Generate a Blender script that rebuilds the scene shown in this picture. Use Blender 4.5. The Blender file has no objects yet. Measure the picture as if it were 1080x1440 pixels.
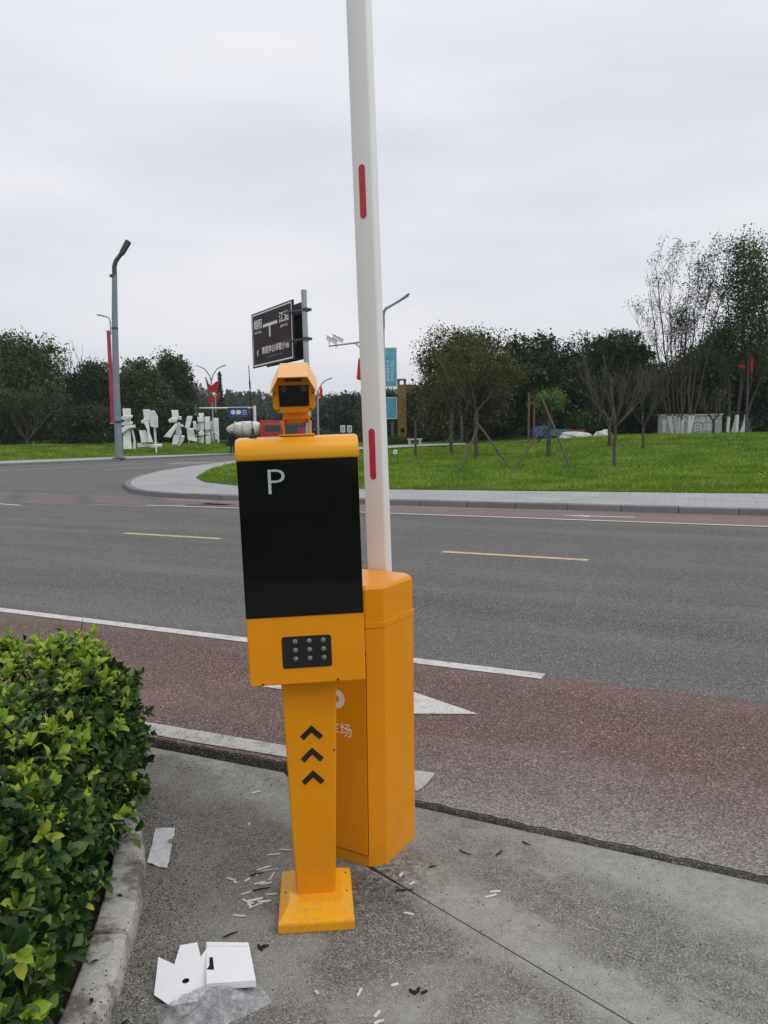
import bpy, bmesh, math, random
import numpy as np
from mathutils import Vector, Matrix, Euler

S = bpy.context.scene
COL = S.collection
R = math.radians
random.seed(7)
RNG = np.random.default_rng(11)

# ------------------------------------------------------------------ camera
EYE = 1.56
FOC = 1123.0                       # focal length in photograph pixels (1080 x 1440)
PITCH = math.atan(115 / FOC)
ROLL = R(0.7)
cam_d = bpy.data.cameras.new('camera')
cam = bpy.data.objects.new('camera', cam_d)
COL.objects.link(cam)
cam.matrix_world = Matrix.Translation((0, 0, EYE)) @ Matrix.Rotation(math.pi / 2 - PITCH, 4, 'X') @ Matrix.Rotation(-ROLL, 4, 'Z')
cam_d.sensor_fit = 'AUTO'
cam_d.sensor_width = 36
cam_d.lens = FOC / 1440 * 36
cam_d.clip_end = 3000
cam_d.clip_start = 0.05
S.camera = cam

# ------------------------------------------------------------------ sky, sun, exposure
SUN_EL, SUN_AZ = R(54), R(122)      # azimuth measured clockwise from +Y (towards the right)
W = bpy.data.worlds.new('World')
S.world = W
W.use_nodes = True
nt = W.node_tree
nt.nodes.clear()
o = nt.nodes.new('ShaderNodeOutputWorld')
mix = nt.nodes.new('ShaderNodeMixShader')
b1 = nt.nodes.new('ShaderNodeBackground')
b2 = nt.nodes.new('ShaderNodeBackground')
sky = nt.nodes.new('ShaderNodeTexSky')
sky.sky_type = 'NISHITA'
sky.sun_disc = False
sky.sun_elevation = SUN_EL
sky.sun_rotation = SUN_AZ
b1.inputs[1].default_value = 0.1
nt.links.new(sky.outputs[0], b1.inputs[0])
tc = nt.nodes.new('ShaderNodeTexCoord')
mp = nt.nodes.new('ShaderNodeMapping')
mp.inputs['Scale'].default_value = (1, 1, 4.5)
nt.links.new(tc.outputs['Generated'], mp.inputs[0])
nz = nt.nodes.new('ShaderNodeTexNoise')
nz.inputs['Scale'].default_value = 1.6
nz.inputs['Detail'].default_value = 5
nz.inputs['Roughness'].default_value = 0.5
nt.links.new(mp.outputs[0], nz.inputs[0])
rp = nt.nodes.new('ShaderNodeValToRGB')
rp.color_ramp.elements[0].position = 0.30
rp.color_ramp.elements[0].color = (0.555, 0.590, 0.650, 1)
rp.color_ramp.elements[1].position = 0.70
rp.color_ramp.elements[1].color = (0.755, 0.755, 0.79, 1)
nt.links.new(nz.outputs[0], rp.inputs[0])
sx = nt.nodes.new('ShaderNodeSeparateXYZ')
nt.links.new(tc.outputs['Generated'], sx.inputs[0])
mr = nt.nodes.new('ShaderNodeMapRange')      # overcast sky: a little brighter overhead
mr.inputs[1].default_value = 0.0
mr.inputs[2].default_value = 1.0
mr.inputs[3].default_value = 1.10
mr.inputs[4].default_value = 1.46
nt.links.new(sx.outputs[2], mr.inputs[0])
nt.links.new(rp.outputs[0], b2.inputs[0])
nt.links.new(mr.outputs[0], b2.inputs[1])
mix.inputs[0].default_value = 0.95
nt.links.new(b1.outputs[0], mix.inputs[1])
nt.links.new(b2.outputs[0], mix.inputs[2])
nt.links.new(mix.outputs[0], o.inputs[0])

sun_d = bpy.data.lights.new('sun', 'SUN')
sun = bpy.data.objects.new('sun', sun_d)
COL.objects.link(sun)
sun_d.energy = 1.2
sun_d.angle = R(50)
sun_d.color = (1, 0.97, 0.93)
sd = Vector((math.sin(SUN_AZ) * math.cos(SUN_EL), math.cos(SUN_AZ) * math.cos(SUN_EL), math.sin(SUN_EL)))
sun.rotation_euler = sd.to_track_quat('Z', 'Y').to_euler()
S.view_settings.view_transform = 'Standard'
S.view_settings.look = 'None'
S.view_settings.gamma = 1
S.view_settings.exposure = 0
S.view_settings.use_curve_mapping = False

# ------------------------------------------------------------------ surveying: bearing + elevation + distance -> world point
_f = Vector((0, math.cos(PITCH), -math.sin(PITCH)))
_r0 = Vector((1, 0, 0))
_u0 = Vector((0, math.sin(PITCH), math.cos(PITCH)))
_r = _r0 * math.cos(ROLL) - _u0 * math.sin(ROLL)
_u = _u0 * math.cos(ROLL) + _r0 * math.sin(ROLL)


def at(px, py, Y):
    d = _f * FOC + _r * (px - 540) - _u * (py - 720)
    return Vector((0, 0, EYE)) + d * (Y / d.y)


def sm(t):
    t = min(1.0, max(0.0, t))
    return t * t * (3 - 2 * t)


def interp(x, tab):
    xs = [p[0] for p in tab]
    ys = [p[1] for p in tab]
    return float(np.interp(x, xs, ys))


# ------------------------------------------------------------------ materials
MATS = {}


class NT:
    def __init__(self, name):
        self.m = bpy.data.materials.new(name)
        self.m.use_nodes = True
        self.t = self.m.node_tree
        self.b = self.t.nodes['Principled BSDF']
        self.out = self.t.nodes['Material Output']
        MATS[name] = self.m

    def n(self, typ, ins=None, **kw):
        nd = self.t.nodes.new('ShaderNode' + typ)
        for k, v in kw.items():
            setattr(nd, k, v)
        for k, v in (ins or {}).items():
            s = nd.inputs[k]
            if isinstance(v, bpy.types.NodeSocket):
                self.t.links.new(v, s)
            else:
                s.default_value = v
        return nd

    def link(self, a, b):
        self.t.links.new(a, b)

    def pos(self):
        return self.n('NewGeometry').outputs['Position']

    def noise(self, scale, detail=3, rough=0.5, vec=None, dist=0.0):
        v = vec if vec is not None else self.pos()
        return self.n('TexNoise', {'Vector': v, 'Scale': scale, 'Detail': detail, 'Roughness': rough, 'Distortion': dist}).outputs[0]

    def ramp(self, fac, *stops):
        r = self.n('ValToRGB', {'Fac': fac})
        e = r.color_ramp.elements
        while len(e) < len(stops):
            e.new(0.5)
        for el, (p, c) in zip(e, stops):
            el.position = p
            el.color = (c[0], c[1], c[2], 1) if hasattr(c, '__len__') else (c, c, c, 1)
        return r.outputs[0]

    def mix(self, fac, a, b, mode='MIX'):
        m = self.n('Mix', data_type='RGBA', blend_type=mode)
        for i, v in ((0, fac), (6, a), (7, b)):
            s = m.inputs[i]
            if isinstance(v, bpy.types.NodeSocket):
                self.t.links.new(v, s)
            else:
                s.default_value = (v[0], v[1], v[2], 1) if hasattr(v, '__len__') else v
        return m.outputs[2]

    def math(self, op, a, b=0.0):
        m = self.n('Math', {0: a, 1: b}, operation=op)
        return m.outputs[0]

    def rng(self, v, a, b, c=0.0, d=1.0):
        return self.n('MapRange', {0: v, 1: a, 2: b, 3: c, 4: d}).outputs[0]

    def dot(self, vec, v):
        return self.n('VectorMath', {0: vec, 1: v}, operation='DOT_PRODUCT').outputs['Value']

    def bump(self, h, strength=0.3, dist=0.01):
        self.link(self.n('Bump', {'Height': h, 'Strength': strength, 'Distance': dist}).outputs[0], self.b.inputs['Normal'])

    def set(self, col=None, rough=None, spec=None, **kw):
        for k, v in (('Base Color', col), ('Roughness', rough), ('Specular IOR Level', spec), *kw.items()):
            if v is None:
                continue
            s = self.b.inputs[k]
            if isinstance(v, bpy.types.NodeSocket):
                self.link(v, s)
            else:
                s.default_value = (v[0], v[1], v[2], 1) if hasattr(v, '__len__') else v
        return self.m


def plain(name, c, rough=0.5, spec=0.5, var=0.12, scale=12, metal=0.0):
    k = NT(name)
    f = k.noise(scale, 4, 0.6)
    col = k.mix(k.rng(f, 0.3, 0.7), [x * (1 - var) for x in c], [min(1, x * (1 + var)) for x in c])
    k.set(col, rough, spec, Metallic=metal)
    return k.m


# yellow powder coat, dusty near the ground
def yellow(name, c=(0.80, 0.295, 0.003), coat=0.05):
    k = NT(name)
    n1 = k.noise(5, 4, 0.6)
    n2 = k.noise(60, 3, 0.6)
    col = k.mix(k.rng(n1, 0.35, 0.7), c, (c[0] * 0.93, c[1] * 0.92, c[2]))
    z = k.n('SeparateXYZ', {0: k.pos()}).outputs[2]
    g = k.math('MULTIPLY', k.rng(z, 0.30, -0.02), k.rng(n2, 0.42, 0.72))
    g = k.math('MULTIPLY', g, k.rng(n1, 0.3, 0.6))
    col = k.mix(k.math('MULTIPLY', g, 0.4), col, (0.27, 0.20, 0.11))
    k.set(col, k.rng(n1, 0.3, 0.7, 0.30, 0.42), 0.22, **{'Coat Weight': coat, 'Coat Roughness': 0.18})
    k.bump(k.noise(900, 2), 0.04, 0.001)
    return k.m


M_YEL = yellow('yellow_paint')
M_YEL2 = yellow('yellow_paint_toplit', (0.82, 0.360, 0.008), 0.30)  # paler copy of the yellow, brightness of top-lit parts put into the colour
M_YELG = yellow('yellow_paint_orange', (0.74, 0.278, 0.002), 0.15)
M_BLK = plain('black_plastic', (0.012, 0.012, 0.013), 0.4, 0.4)
M_DARKGAP = plain('dark_gap', (0.02, 0.016, 0.012), 0.9, 0.1)
k = NT('tinted_screen')
k.set(k.ramp(k.noise(3), (0.3, (0.003, 0.004, 0.004)), (0.7, (0.006, 0.0065, 0.007))), k.rng(k.noise(7, 4, 0.6), 0.35, 0.7, 0.03, 0.14), 0.3)
M_SCREEN = k.m
k = NT('camera_glass')
k.set((0.006, 0.006, 0.008), 0.06, 0.35)
M_GLASS = k.m
k = NT('led_lens')
k.set(k.ramp(k.noise(400), (0.35, 0.05), (0.65, 0.24)), 0.15, 0.6)
M_LED = k.m
M_WHITE = plain('white_paint', (0.72, 0.71, 0.69), 0.4, 0.4, 0.05, 3)
k = NT('arm_white')
c = k.mix(k.rng(k.noise(4, 4, 0.6, k.n('Mapping', {0: k.pos(), 3: (1, 1, 0.25)}).outputs[0]), 0.3, 0.75), (0.82, 0.815, 0.79), (0.74, 0.73, 0.71))
k.set(c, 0.38, 0.45)
M_ARM = k.m
M_PRINTW = plain('printed_white', (0.75, 0.74, 0.72), 0.5, 0.3, 0.08, 60)
M_PGREY = plain('printed_grey', (0.42, 0.46, 0.46), 0.5, 0.3, 0.04, 60)
M_REFL = plain('red_reflective', (0.50, 0.012, 0.025), 0.3, 0.5, 0.15, 40)
M_STEEL = plain('galvanised_steel', (0.36, 0.38, 0.40), 0.45, 0.5, 0.12, 4, 0.3)
M_LAMPGREY = plain('lamp_grey', (0.20, 0.23, 0.265), 0.5, 0.4, 0.10, 2)
M_LAMPDARK = plain('lamp_dark', (0.05, 0.055, 0.06), 0.5, 0.4, 0.10, 2)
M_SIGN = plain('brown_sign', (0.034, 0.017, 0.020), 0.5, 0.1, 0.15, 2)
M_SIGNBACK = plain('sign_back', (0.04, 0.04, 0.045), 0.6, 0.3)
M_SCULPT = plain('white_sculpture', (0.66, 0.68, 0.66), 0.6, 0.2, 0.16, 2.5)
M_BLUE = plain('blue_sign', (0.012, 0.05, 0.25), 0.4, 0.4)
M_BANRED = plain('pink_red_cloth', (0.42, 0.055, 0.10), 0.7, 0.2, 0.25, 3)
M_REDCLOTH = plain('red_cloth', (0.55, 0.02, 0.018), 0.7, 0.2, 0.25, 3)
M_BANBLUE = plain('cyan_cloth', (0.10, 0.40, 0.54), 0.6, 0.3, 0.20, 2)
M_BARK = plain('bark', (0.075, 0.062, 0.05), 0.9, 0.1, 0.45, 9)
M_BARKGREY = plain('grey_bark', (0.088, 0.080, 0.068), 0.9, 0.1, 0.4, 9)
M_WOOD = plain('stake_wood', (0.085, 0.068, 0.05), 0.85, 0.1, 0.35, 8)
M_ORANGEWOOD = plain('orange_wood', (0.155, 0.078, 0.042), 0.7, 0.2, 0.25, 5)
M_LIME = plain('limewash', (0.62, 0.63, 0.62), 0.8, 0.2, 0.12, 5)
M_GOLD = plain('ochre_render', (0.245, 0.150, 0.052), 0.8, 0.2, 0.25, 4)
M_PAPER = plain('white_card', (0.78, 0.78, 0.80), 0.6, 0.3, 0.03, 15)
M_PAPER2 = plain('dull_paper', (0.55, 0.55, 0.56), 0.7, 0.2, 0.14, 45)
M_SCRAP = plain('white_offcut', (0.58, 0.55, 0.48), 0.5, 0.3, 0.1, 50)
M_TWIG = plain('dark_twig', (0.035, 0.028, 0.022), 0.9, 0.1)
M_NAVY = plain('navy_cloth', (0.012, 0.013, 0.022), 0.9, 0.1, 0.3, 8)
M_SKIN = plain('skin', (0.36, 0.20, 0.14), 0.6, 0.3)
M_TRUCKRED = plain('truck_red', (0.42, 0.035, 0.028), 0.4, 0.4, 0.3, 3)
M_DRUM = plain('drum_cream', (0.64, 0.62, 0.57), 0.6, 0.3, 0.25, 1.7)
M_TRUCKBLUE = plain('truck_blue', (0.025, 0.10, 0.34), 0.45, 0.4, 0.3, 3)
M_RUBBER = plain('rubber', (0.015, 0.015, 0.015), 0.8, 0.2)
M_BRICKRED = plain('red_brick', (0.25, 0.09, 0.06), 0.85, 0.2, 0.3, 6)
M_ROCK = plain('pale_rock', (0.48, 0.48, 0.46), 0.85, 0.2, 0.25, 3)
M_PANEL = plain('grey_panel', (0.40, 0.41, 0.42), 0.6, 0.3, 0.10, 1.5)
M_STONE = plain('bench_stone', (0.34, 0.34, 0.33), 0.8, 0.2)
k = NT('clear_film')
trans = k.n('BsdfTransparent', {0: (0.93, 0.94, 0.95, 1)})
k.set(k.ramp(k.noise(30), (0.3, (0.42, 0.43, 0.45)), (0.7, (0.72, 0.73, 0.75))), 0.1, 0.9)
k.bump(k.noise(70, 4, 0.7), 0.6, 0.004)
ms = k.n('MixShader', {0: k.rng(k.noise(22, 5, 0.7), 0.32, 0.68, 0.12, 0.62), 1: trans.outputs[0], 2: k.b.outputs[0]})
k.link(ms.outputs[0], k.out.inputs[0])
M_FILM = k.m


def leafmat(name, *cols, sss=0.0, objrand=False, rough=0.5, patch=0.0, spec=0.15):
    k = NT(name)
    if objrand:
        f = k.n('ObjectInfo').outputs['Random']
    else:
        f = k.n('NewGeometry').outputs['Random Per Island']
    if patch:
        f = k.math('ADD', k.math('MULTIPLY', f, 1 - patch), k.math('MULTIPLY', k.rng(k.noise(patch * 0.9, 2), 0.3, 0.7), patch))
    st = [(i / max(1, len(cols) - 1), c) for i, c in enumerate(cols)]
    col = k.ramp(f, *st)
    k.set(col, rough, spec)
    if sss:
        tr = k.n('BsdfTranslucent', {0: col})
        ms = k.n('MixShader', {0: sss, 1: k.b.outputs[0], 2: tr.outputs[0]})
        k.link(ms.outputs[0], k.out.inputs[0])
    return k.m


ML_DARK = leafmat('leaf_dark', (0.013, 0.026, 0.010), (0.026, 0.048, 0.015), (0.048, 0.082, 0.022), sss=0.12)
ML_MID = leafmat('leaf_mid', (0.022, 0.045, 0.012), (0.046, 0.082, 0.020), (0.090, 0.130, 0.032), sss=0.15)
ML_OLIVE = leafmat('leaf_olive', (0.026, 0.042, 0.012), (0.052, 0.076, 0.018), (0.10, 0.125, 0.030), sss=0.15)
ML_RUST = leafmat('leaf_rust', (0.020, 0.040, 0.012), (0.040, 0.066, 0.018), (0.075, 0.095, 0.024), (0.095, 0.070, 0.026), (0.14, 0.066, 0.028), sss=0.15, patch=0.45)
ML_LIGHT = leafmat('leaf_light', (0.08, 0.14, 0.03), (0.15, 0.24, 0.05), sss=0.2)
ML_FAR = leafmat('leaf_far', (0.017, 0.030, 0.017), (0.028, 0.046, 0.024), (0.042, 0.062, 0.030), sss=0.1)
ML_HEDGE_OLD = leafmat('hedge_leaf_old', (0.011, 0.031, 0.009), (0.025, 0.062, 0.013), (0.055, 0.112, 0.019), (0.115, 0.19, 0.03), sss=0.12, rough=0.36, spec=0.22)
ML_HEDGE_NEW = leafmat('hedge_leaf_new', (0.15, 0.28, 0.028), (0.26, 0.42, 0.04), (0.38, 0.51, 0.055), (0.44, 0.48, 0.07), sss=0.3, rough=0.38)
ML_OBJ_OLD = leafmat('hedge_leaf_old_single', (0.012, 0.034, 0.010), (0.029, 0.070, 0.014), (0.066, 0.13, 0.021), sss=0.12, objrand=True, rough=0.36, spec=0.22)
ML_OBJ_NEW = leafmat('hedge_leaf_new_single', (0.15, 0.28, 0.028), (0.26, 0.42, 0.04), (0.38, 0.51, 0.055), sss=0.3, objrand=True, rough=0.38)
ML_GRASS = leafmat('grass_blade', (0.070, 0.150, 0.012), (0.165, 0.275, 0.020), (0.320, 0.400, 0.045), sss=0.25, patch=0.7, rough=0.6, spec=0.15)

# concrete apron
D2 = (0.902, -0.432, 0)
N2 = (0.432, 0.902, 0)


def concrete(name):
    k = NT(name)
    P = k.pos()
    fine = k.noise(260, 2, 0.6)
    vor = k.n('TexVoronoi', {'Vector': P, 'Scale': 300.0})
    grain = k.n('SeparateColor', {0: vor.outputs['Color']}).outputs[0]
    mid = k.noise(26, 5, 0.65)
    big = k.noise(2.3, 5, 0.62, dist=0.3)
    smooth = k.ramp(fine, (0.3, (0.245, 0.240, 0.216)), (0.5, (0.328, 0.321, 0.290)), (0.72, (0.40, 0.393, 0.36)))
    rough_c = k.ramp(grain, (0.0, (0.075, 0.070, 0.062)), (0.40, (0.165, 0.158, 0.143)), (0.8, (0.275, 0.268, 0.245)), (1.0, (0.44, 0.43, 0.40)))
    rough_c = k.mix(k.rng(mid, 0.35, 0.7), rough_c, k.mix(0.5, rough_c, (0.08, 0.075, 0.066)))
    # smooth cement bands along the slab joint and the road edge, worn aggregate elsewhere
    j = k.math('ADD', k.dot(P, (0.741, 0.672, 0)), k.math('MULTIPLY', k.math('SUBTRACT', k.noise(4.5, 5, 0.65), 0.5), 0.30))
    n = k.math('ADD', k.dot(P, (0.458, 0.889, 0)), k.math('MULTIPLY', k.math('SUBTRACT', k.noise(3.1, 5, 0.65), 0.5), 0.42))
    band_j = k.math('MULTIPLY', k.rng(j, 1.70, 1.80), k.rng(j, 1.99, 1.92))
    band_n = k.math('MULTIPLY', k.rng(n, 2.52, 2.68), 0.95)
    u = k.dot(P, (1, 0, 0))
    rightw = k.rng(u, -0.5, 0.4)
    w = k.math('MULTIPLY', k.math('MAXIMUM', band_j, k.math('MULTIPLY', band_n, k.rng(u, -0.9, 0.0, 0.35, 1.0))), 0.95)
    w = k.math('MAXIMUM', w, k.math('MULTIPLY', k.rng(big, 0.43, 0.60), k.rng(u, -0.8, 0.2, 0.35, 0.95)))
    w = k.math('MULTIPLY', w, k.rng(mid, 0.28, 0.60, 0.40, 1.0))
    # a broad worn patch of bare aggregate to the right of the joint
    jw = k.math('MULTIPLY', k.math('MULTIPLY', k.rng(j, 1.97, 2.06), k.rng(j, 2.42, 2.28)), k.rng(u, 0.0, 0.25))
    w = k.math('MULTIPLY', w, k.rng(k.math('MULTIPLY', jw, k.rng(k.noise(9, 5, 0.7), 0.3, 0.55)), 0.0, 1.0, 1.0, 0.12))
    v4 = k.n('TexVoronoi', {'Vector': P, 'Scale': 95.0})
    pit = k.math('MULTIPLY', k.rng(v4.outputs['Distance'], 0.30, 0.12), k.rng(k.noise(17, 3), 0.45, 0.60))
    col = k.mix(w, rough_c, smooth)
    col = k.mix(k.math('MULTIPLY', pit, 0.7), col, (0.05, 0.047, 0.04))
    # brown grime gathered by the kerb on the left
    gr = k.math('MULTIPLY', k.rng(u, -0.30, -0.95), k.rng(k.noise(7, 5, 0.7), 0.36, 0.6))
    col = k.mix(k.math('MULTIPLY', gr, 0.42), col, k.mix(grain, (0.03, 0.026, 0.02), (0.17, 0.15, 0.12)))
    # dark ring at the cabinet foot: contact shade painted in along with dirt
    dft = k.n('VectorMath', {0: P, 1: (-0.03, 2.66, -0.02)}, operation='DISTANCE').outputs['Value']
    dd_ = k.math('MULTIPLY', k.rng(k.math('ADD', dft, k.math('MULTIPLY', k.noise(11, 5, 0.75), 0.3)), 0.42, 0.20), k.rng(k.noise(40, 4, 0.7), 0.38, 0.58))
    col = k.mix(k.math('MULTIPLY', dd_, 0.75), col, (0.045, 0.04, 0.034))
    # a few dark specks
    v2 = k.n('TexVoronoi', {'Vector': P, 'Scale': 24.0}, feature='F1')
    sp = k.rng(v2.outputs['Distance'], 0.10, 0.06)
    sp = k.math('MULTIPLY', sp, k.rng(k.noise(5), 0.5, 0.6))
    col = k.mix(k.math('MULTIPLY', sp, 0.8), col, (0.03, 0.028, 0.024))
    k.set(col, 0.88, 0.25)
    h = k.math('ADD', k.math('MULTIPLY', grain, k.rng(w, 0, 1, 1.0, 0.15)), k.math('MULTIPLY', mid, 0.6))
    k.bump(h, 0.7, 0.005)
    return k.m


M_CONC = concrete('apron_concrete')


def asphalt(name, a, b, c, wear=None, tint2=None, dust=False):
    k = NT(name)
    P = k.pos()
    vor = k.n('TexVoronoi', {'Vector': P, 'Scale': 165.0})
    grain = k.n('SeparateColor', {0: vor.outputs['Color']}).outputs[0]
    col = k.ramp(grain, (0.0, a), (0.6, b), (0.93, c), (1.0, [min(1, x * 2.0) for x in c]))
    st = k.noise(1.0, 5, 0.65, k.n('Mapping', {0: k.n('Mapping', {0: P, 2: (0, 0, R(25.6))}).outputs[0], 3: (0.10, 1.3, 1)}).outputs[0])
    bl = k.noise(0.45, 5, 0.7)
    col = k.mix(k.rng(bl, 0.42, 0.70, 0.0, 0.30), col, k.mix(0.6, col, a))
    col = k.mix(k.rng(st, 0.33, 0.68, 0.0, 0.5), col, k.mix(0.5, col, [x * 1.25 for x in c]))
    if tint2:
        p2 = k.noise(1.3, 5, 0.7)
        col = k.mix(k.rng(p2, 0.42, 0.68, 0.0, 0.75), col, k.ramp(grain, (0.0, [x * 0.5 for x in tint2]), (0.6, tint2), (1.0, [x * 2.0 for x in tint2])))
    if dust:
        n = k.math('ADD', k.dot(P, (0.452, 0.892, 0)), k.math('MULTIPLY', k.math('SUBTRACT', k.noise(1.7, 5, 0.6), 0.5), 0.75))
        u = k.dot(P, D2)
        d = k.math('MULTIPLY', k.rng(n, 3.72, 3.0), k.rng(u, -2.2, -1.0))
        col = k.mix(k.math('MULTIPLY', d, 0.72), col, k.ramp(grain, (0.0, (0.11, 0.105, 0.10)), (0.5, (0.240, 0.224, 0.204)), (1.0, (0.36, 0.35, 0.34))))
    k.set(col, 0.85, 0.3)
    k.bump(grain, 0.55, 0.004)
    return k.m


M_ASPH = asphalt('asphalt', (0.030, 0.030, 0.028), (0.084, 0.084, 0.078), (0.205, 0.203, 0.188))
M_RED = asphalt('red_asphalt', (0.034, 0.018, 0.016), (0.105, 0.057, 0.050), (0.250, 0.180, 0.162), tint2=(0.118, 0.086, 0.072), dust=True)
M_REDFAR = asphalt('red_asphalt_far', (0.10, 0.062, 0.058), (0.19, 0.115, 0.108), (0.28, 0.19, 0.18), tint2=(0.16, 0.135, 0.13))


def marking(name, c, under, keep=0.42):
    k = NT(name)
    vor = k.n('TexVoronoi', {'Vector': k.pos(), 'Scale': 115.0})
    grain = k.n('SeparateColor', {0: vor.outputs['Color']}).outputs[0]
    wear = k.math('ADD', k.math('MULTIPLY', grain, 0.35), k.noise(9, 5, 0.7))
    col = k.mix(k.rng(wear, keep + 0.30, keep + 0.55), c, under)
    col = k.mix(k.rng(k.noise(3, 4), 0.35, 0.7, 0, 0.3), col, [x * 0.75 for x in c])
    k.set(col, 0.7, 0.3)
    k.bump(grain, 0.3, 0.002)
    return k.m


M_LINE = marking('road_paint_white', (0.56, 0.55, 0.52), (0.17, 0.15, 0.14))
M_LINEW = marking('road_paint_worn', (0.42, 0.41, 0.375), (0.18, 0.165, 0.15), 0.36)
M_LINEY = marking('road_paint_yellow', (0.56, 0.43, 0.20), (0.14, 0.13, 0.11), 0.40)
M_PINK = marking('faded_pink_paint', (0.235, 0.150, 0.150), (0.15, 0.135, 0.133), 0.22)
M_TAN = marking('faded_tan_paint', (0.27, 0.20, 0.12), (0.17, 0.14, 0.13), 0.22)


def stone(name, a, b, brick=None):
    k = NT(name)
    f = k.noise(30, 5, 0.65)
    g = k.noise(0.8, 4, 0.6)
    rnd = k.n('ObjectInfo').outputs['Random']
    col = k.mix(k.rng(f, 0.3, 0.7), a, b)
    col = k.mix(k.rng(g, 0.35, 0.7, 0, 0.35), col, [x * 0.7 for x in a])
    if not brick:
        col = k.mix(k.math('MULTIPLY', rnd, 0.25), col, [x * 0.6 for x in a])
    else:
        mpv = k.n('Mapping', {0: k.pos(), 2: (0, 0, R(22))}).outputs[0]
        br = k.n('TexBrick', {'Vector': mpv, 'Color1': (1, 1, 1, 1), 'Color2': (0.86, 0.87, 0.88, 1), 'Mortar': (0.62, 0.62, 0.60, 1), 'Scale': 1.0, 'Mortar Size': 0.008, 'Brick Width': 0.6, 'Row Height': 0.3})
        col = k.mix(1.0, col, br.outputs[0], 'MULTIPLY')
    k.set(col, 0.85, 0.25)
    k.bump(f, 0.25, 0.004)
    return k.m


M_KERB = stone('kerb_granite', (0.17, 0.17, 0.168), (0.25, 0.25, 0.245))
M_WALK = stone('sidewalk_paving', (0.335, 0.335, 0.33), (0.42, 0.42, 0.415), brick=True)
M_KERBN = NT('kerb_concrete')
k = M_KERBN
f = k.noise(40, 5, 0.7)
g = k.noise(6, 5, 0.7)
col = k.mix(k.rng(f, 0.3, 0.7), (0.32, 0.315, 0.29), (0.50, 0.49, 0.455))
col = k.mix(k.rng(g, 0.45, 0.58, 0, 0.85), col, (0.115, 0.102, 0.082))
v2 = k.n('TexVoronoi', {'Vector': k.pos(), 'Scale': 60.0})
col = k.mix(k.math('MULTIPLY', k.rng(v2.outputs['Distance'], 0.28, 0.14), k.rng(k.noise(11), 0.44, 0.56)), col, (0.04, 0.036, 0.03))
k.set(col, 0.9, 0.2)
k.bump(f, 0.5, 0.004)
M_KERBN = k.m
k = NT('soil')
k.set(k.ramp(k.noise(40, 5, 0.7), (0.3, (0.022, 0.017, 0.012)), (0.7, (0.06, 0.048, 0.036))), 0.95, 0.1)
k.bump(k.noise(60, 4), 0.8, 0.01)
M_SOIL = k.m
k = NT('lawn_soil')
f = k.rng(k.noise(0.55, 4, 0.6), 0.3, 0.7)
col = k.mix(f, (0.06, 0.13, 0.012), (0.095, 0.18, 0.018))
col = k.mix(k.rng(k.noise(7, 4, 0.7), 0.4, 0.65), col, (0.030, 0.062, 0.010))
col = k.mix(k.rng(k.noise(0.9, 5, 0.7), 0.60, 0.70, 0, 0.7), col, (0.11, 0.095, 0.045))
k.set(col, 0.95, 0.1)
k.bump(k.noise(14, 4), 0.8, 0.05)
M_LAWN = k.m
k = NT('rough_ground')
k.set(k.mix(k.rng(k.noise(0.05, 5, 0.6), 0.3, 0.7), (0.03, 0.05, 0.018), (0.055, 0.075, 0.03)), 0.95, 0.1)
M_GROUND = k.m
k = NT('hill_ground')
k.set(k.mix(k.rng(k.noise(0.08, 5, 0.6), 0.3, 0.7), (0.02, 0.035, 0.016), (0.035, 0.05, 0.024)), 0.95, 0.1)
M_HILL = k.m


# ------------------------------------------------------------------ objects and mesh building
def tag(o, label=None, cat=None, group=None, kind=None):
    for key, v in (('label', label), ('category', cat), ('group', group), ('kind', kind)):
        if v:
            o[key] = v
    return o


def thing(name, label, cat, loc=(0, 0, 0), rz=0.0, group=None):
    o = bpy.data.objects.new(name, None)
    o.empty_display_size = 0.2
    o.location = loc
    o.rotation_euler = (0, 0, rz)
    COL.objects.link(o)
    return tag(o, label, cat, group)


def structure(name):
    o = bpy.data.objects.new(name, None)
    COL.objects.link(o)
    o['kind'] = 'structure'
    return o


def link(name, me, parent=None):
    o = bpy.data.objects.new(name, me)
    COL.objects.link(o)
    if parent is not None:
        o.parent = parent
    return o


def kids(o):
    return [c for c in bpy.data.objects if c.parent == o]


def copy_tree(o, parent=None, tree=None):
    if tree is None:
        tree = {}
        for c in bpy.data.objects:
            tree.setdefault(c.parent, []).append(c)
    c = o.copy()
    COL.objects.link(c)
    c.parent = parent
    for ch in tree.get(o, []):
        copy_tree(ch, c, tree)
    return c


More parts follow.
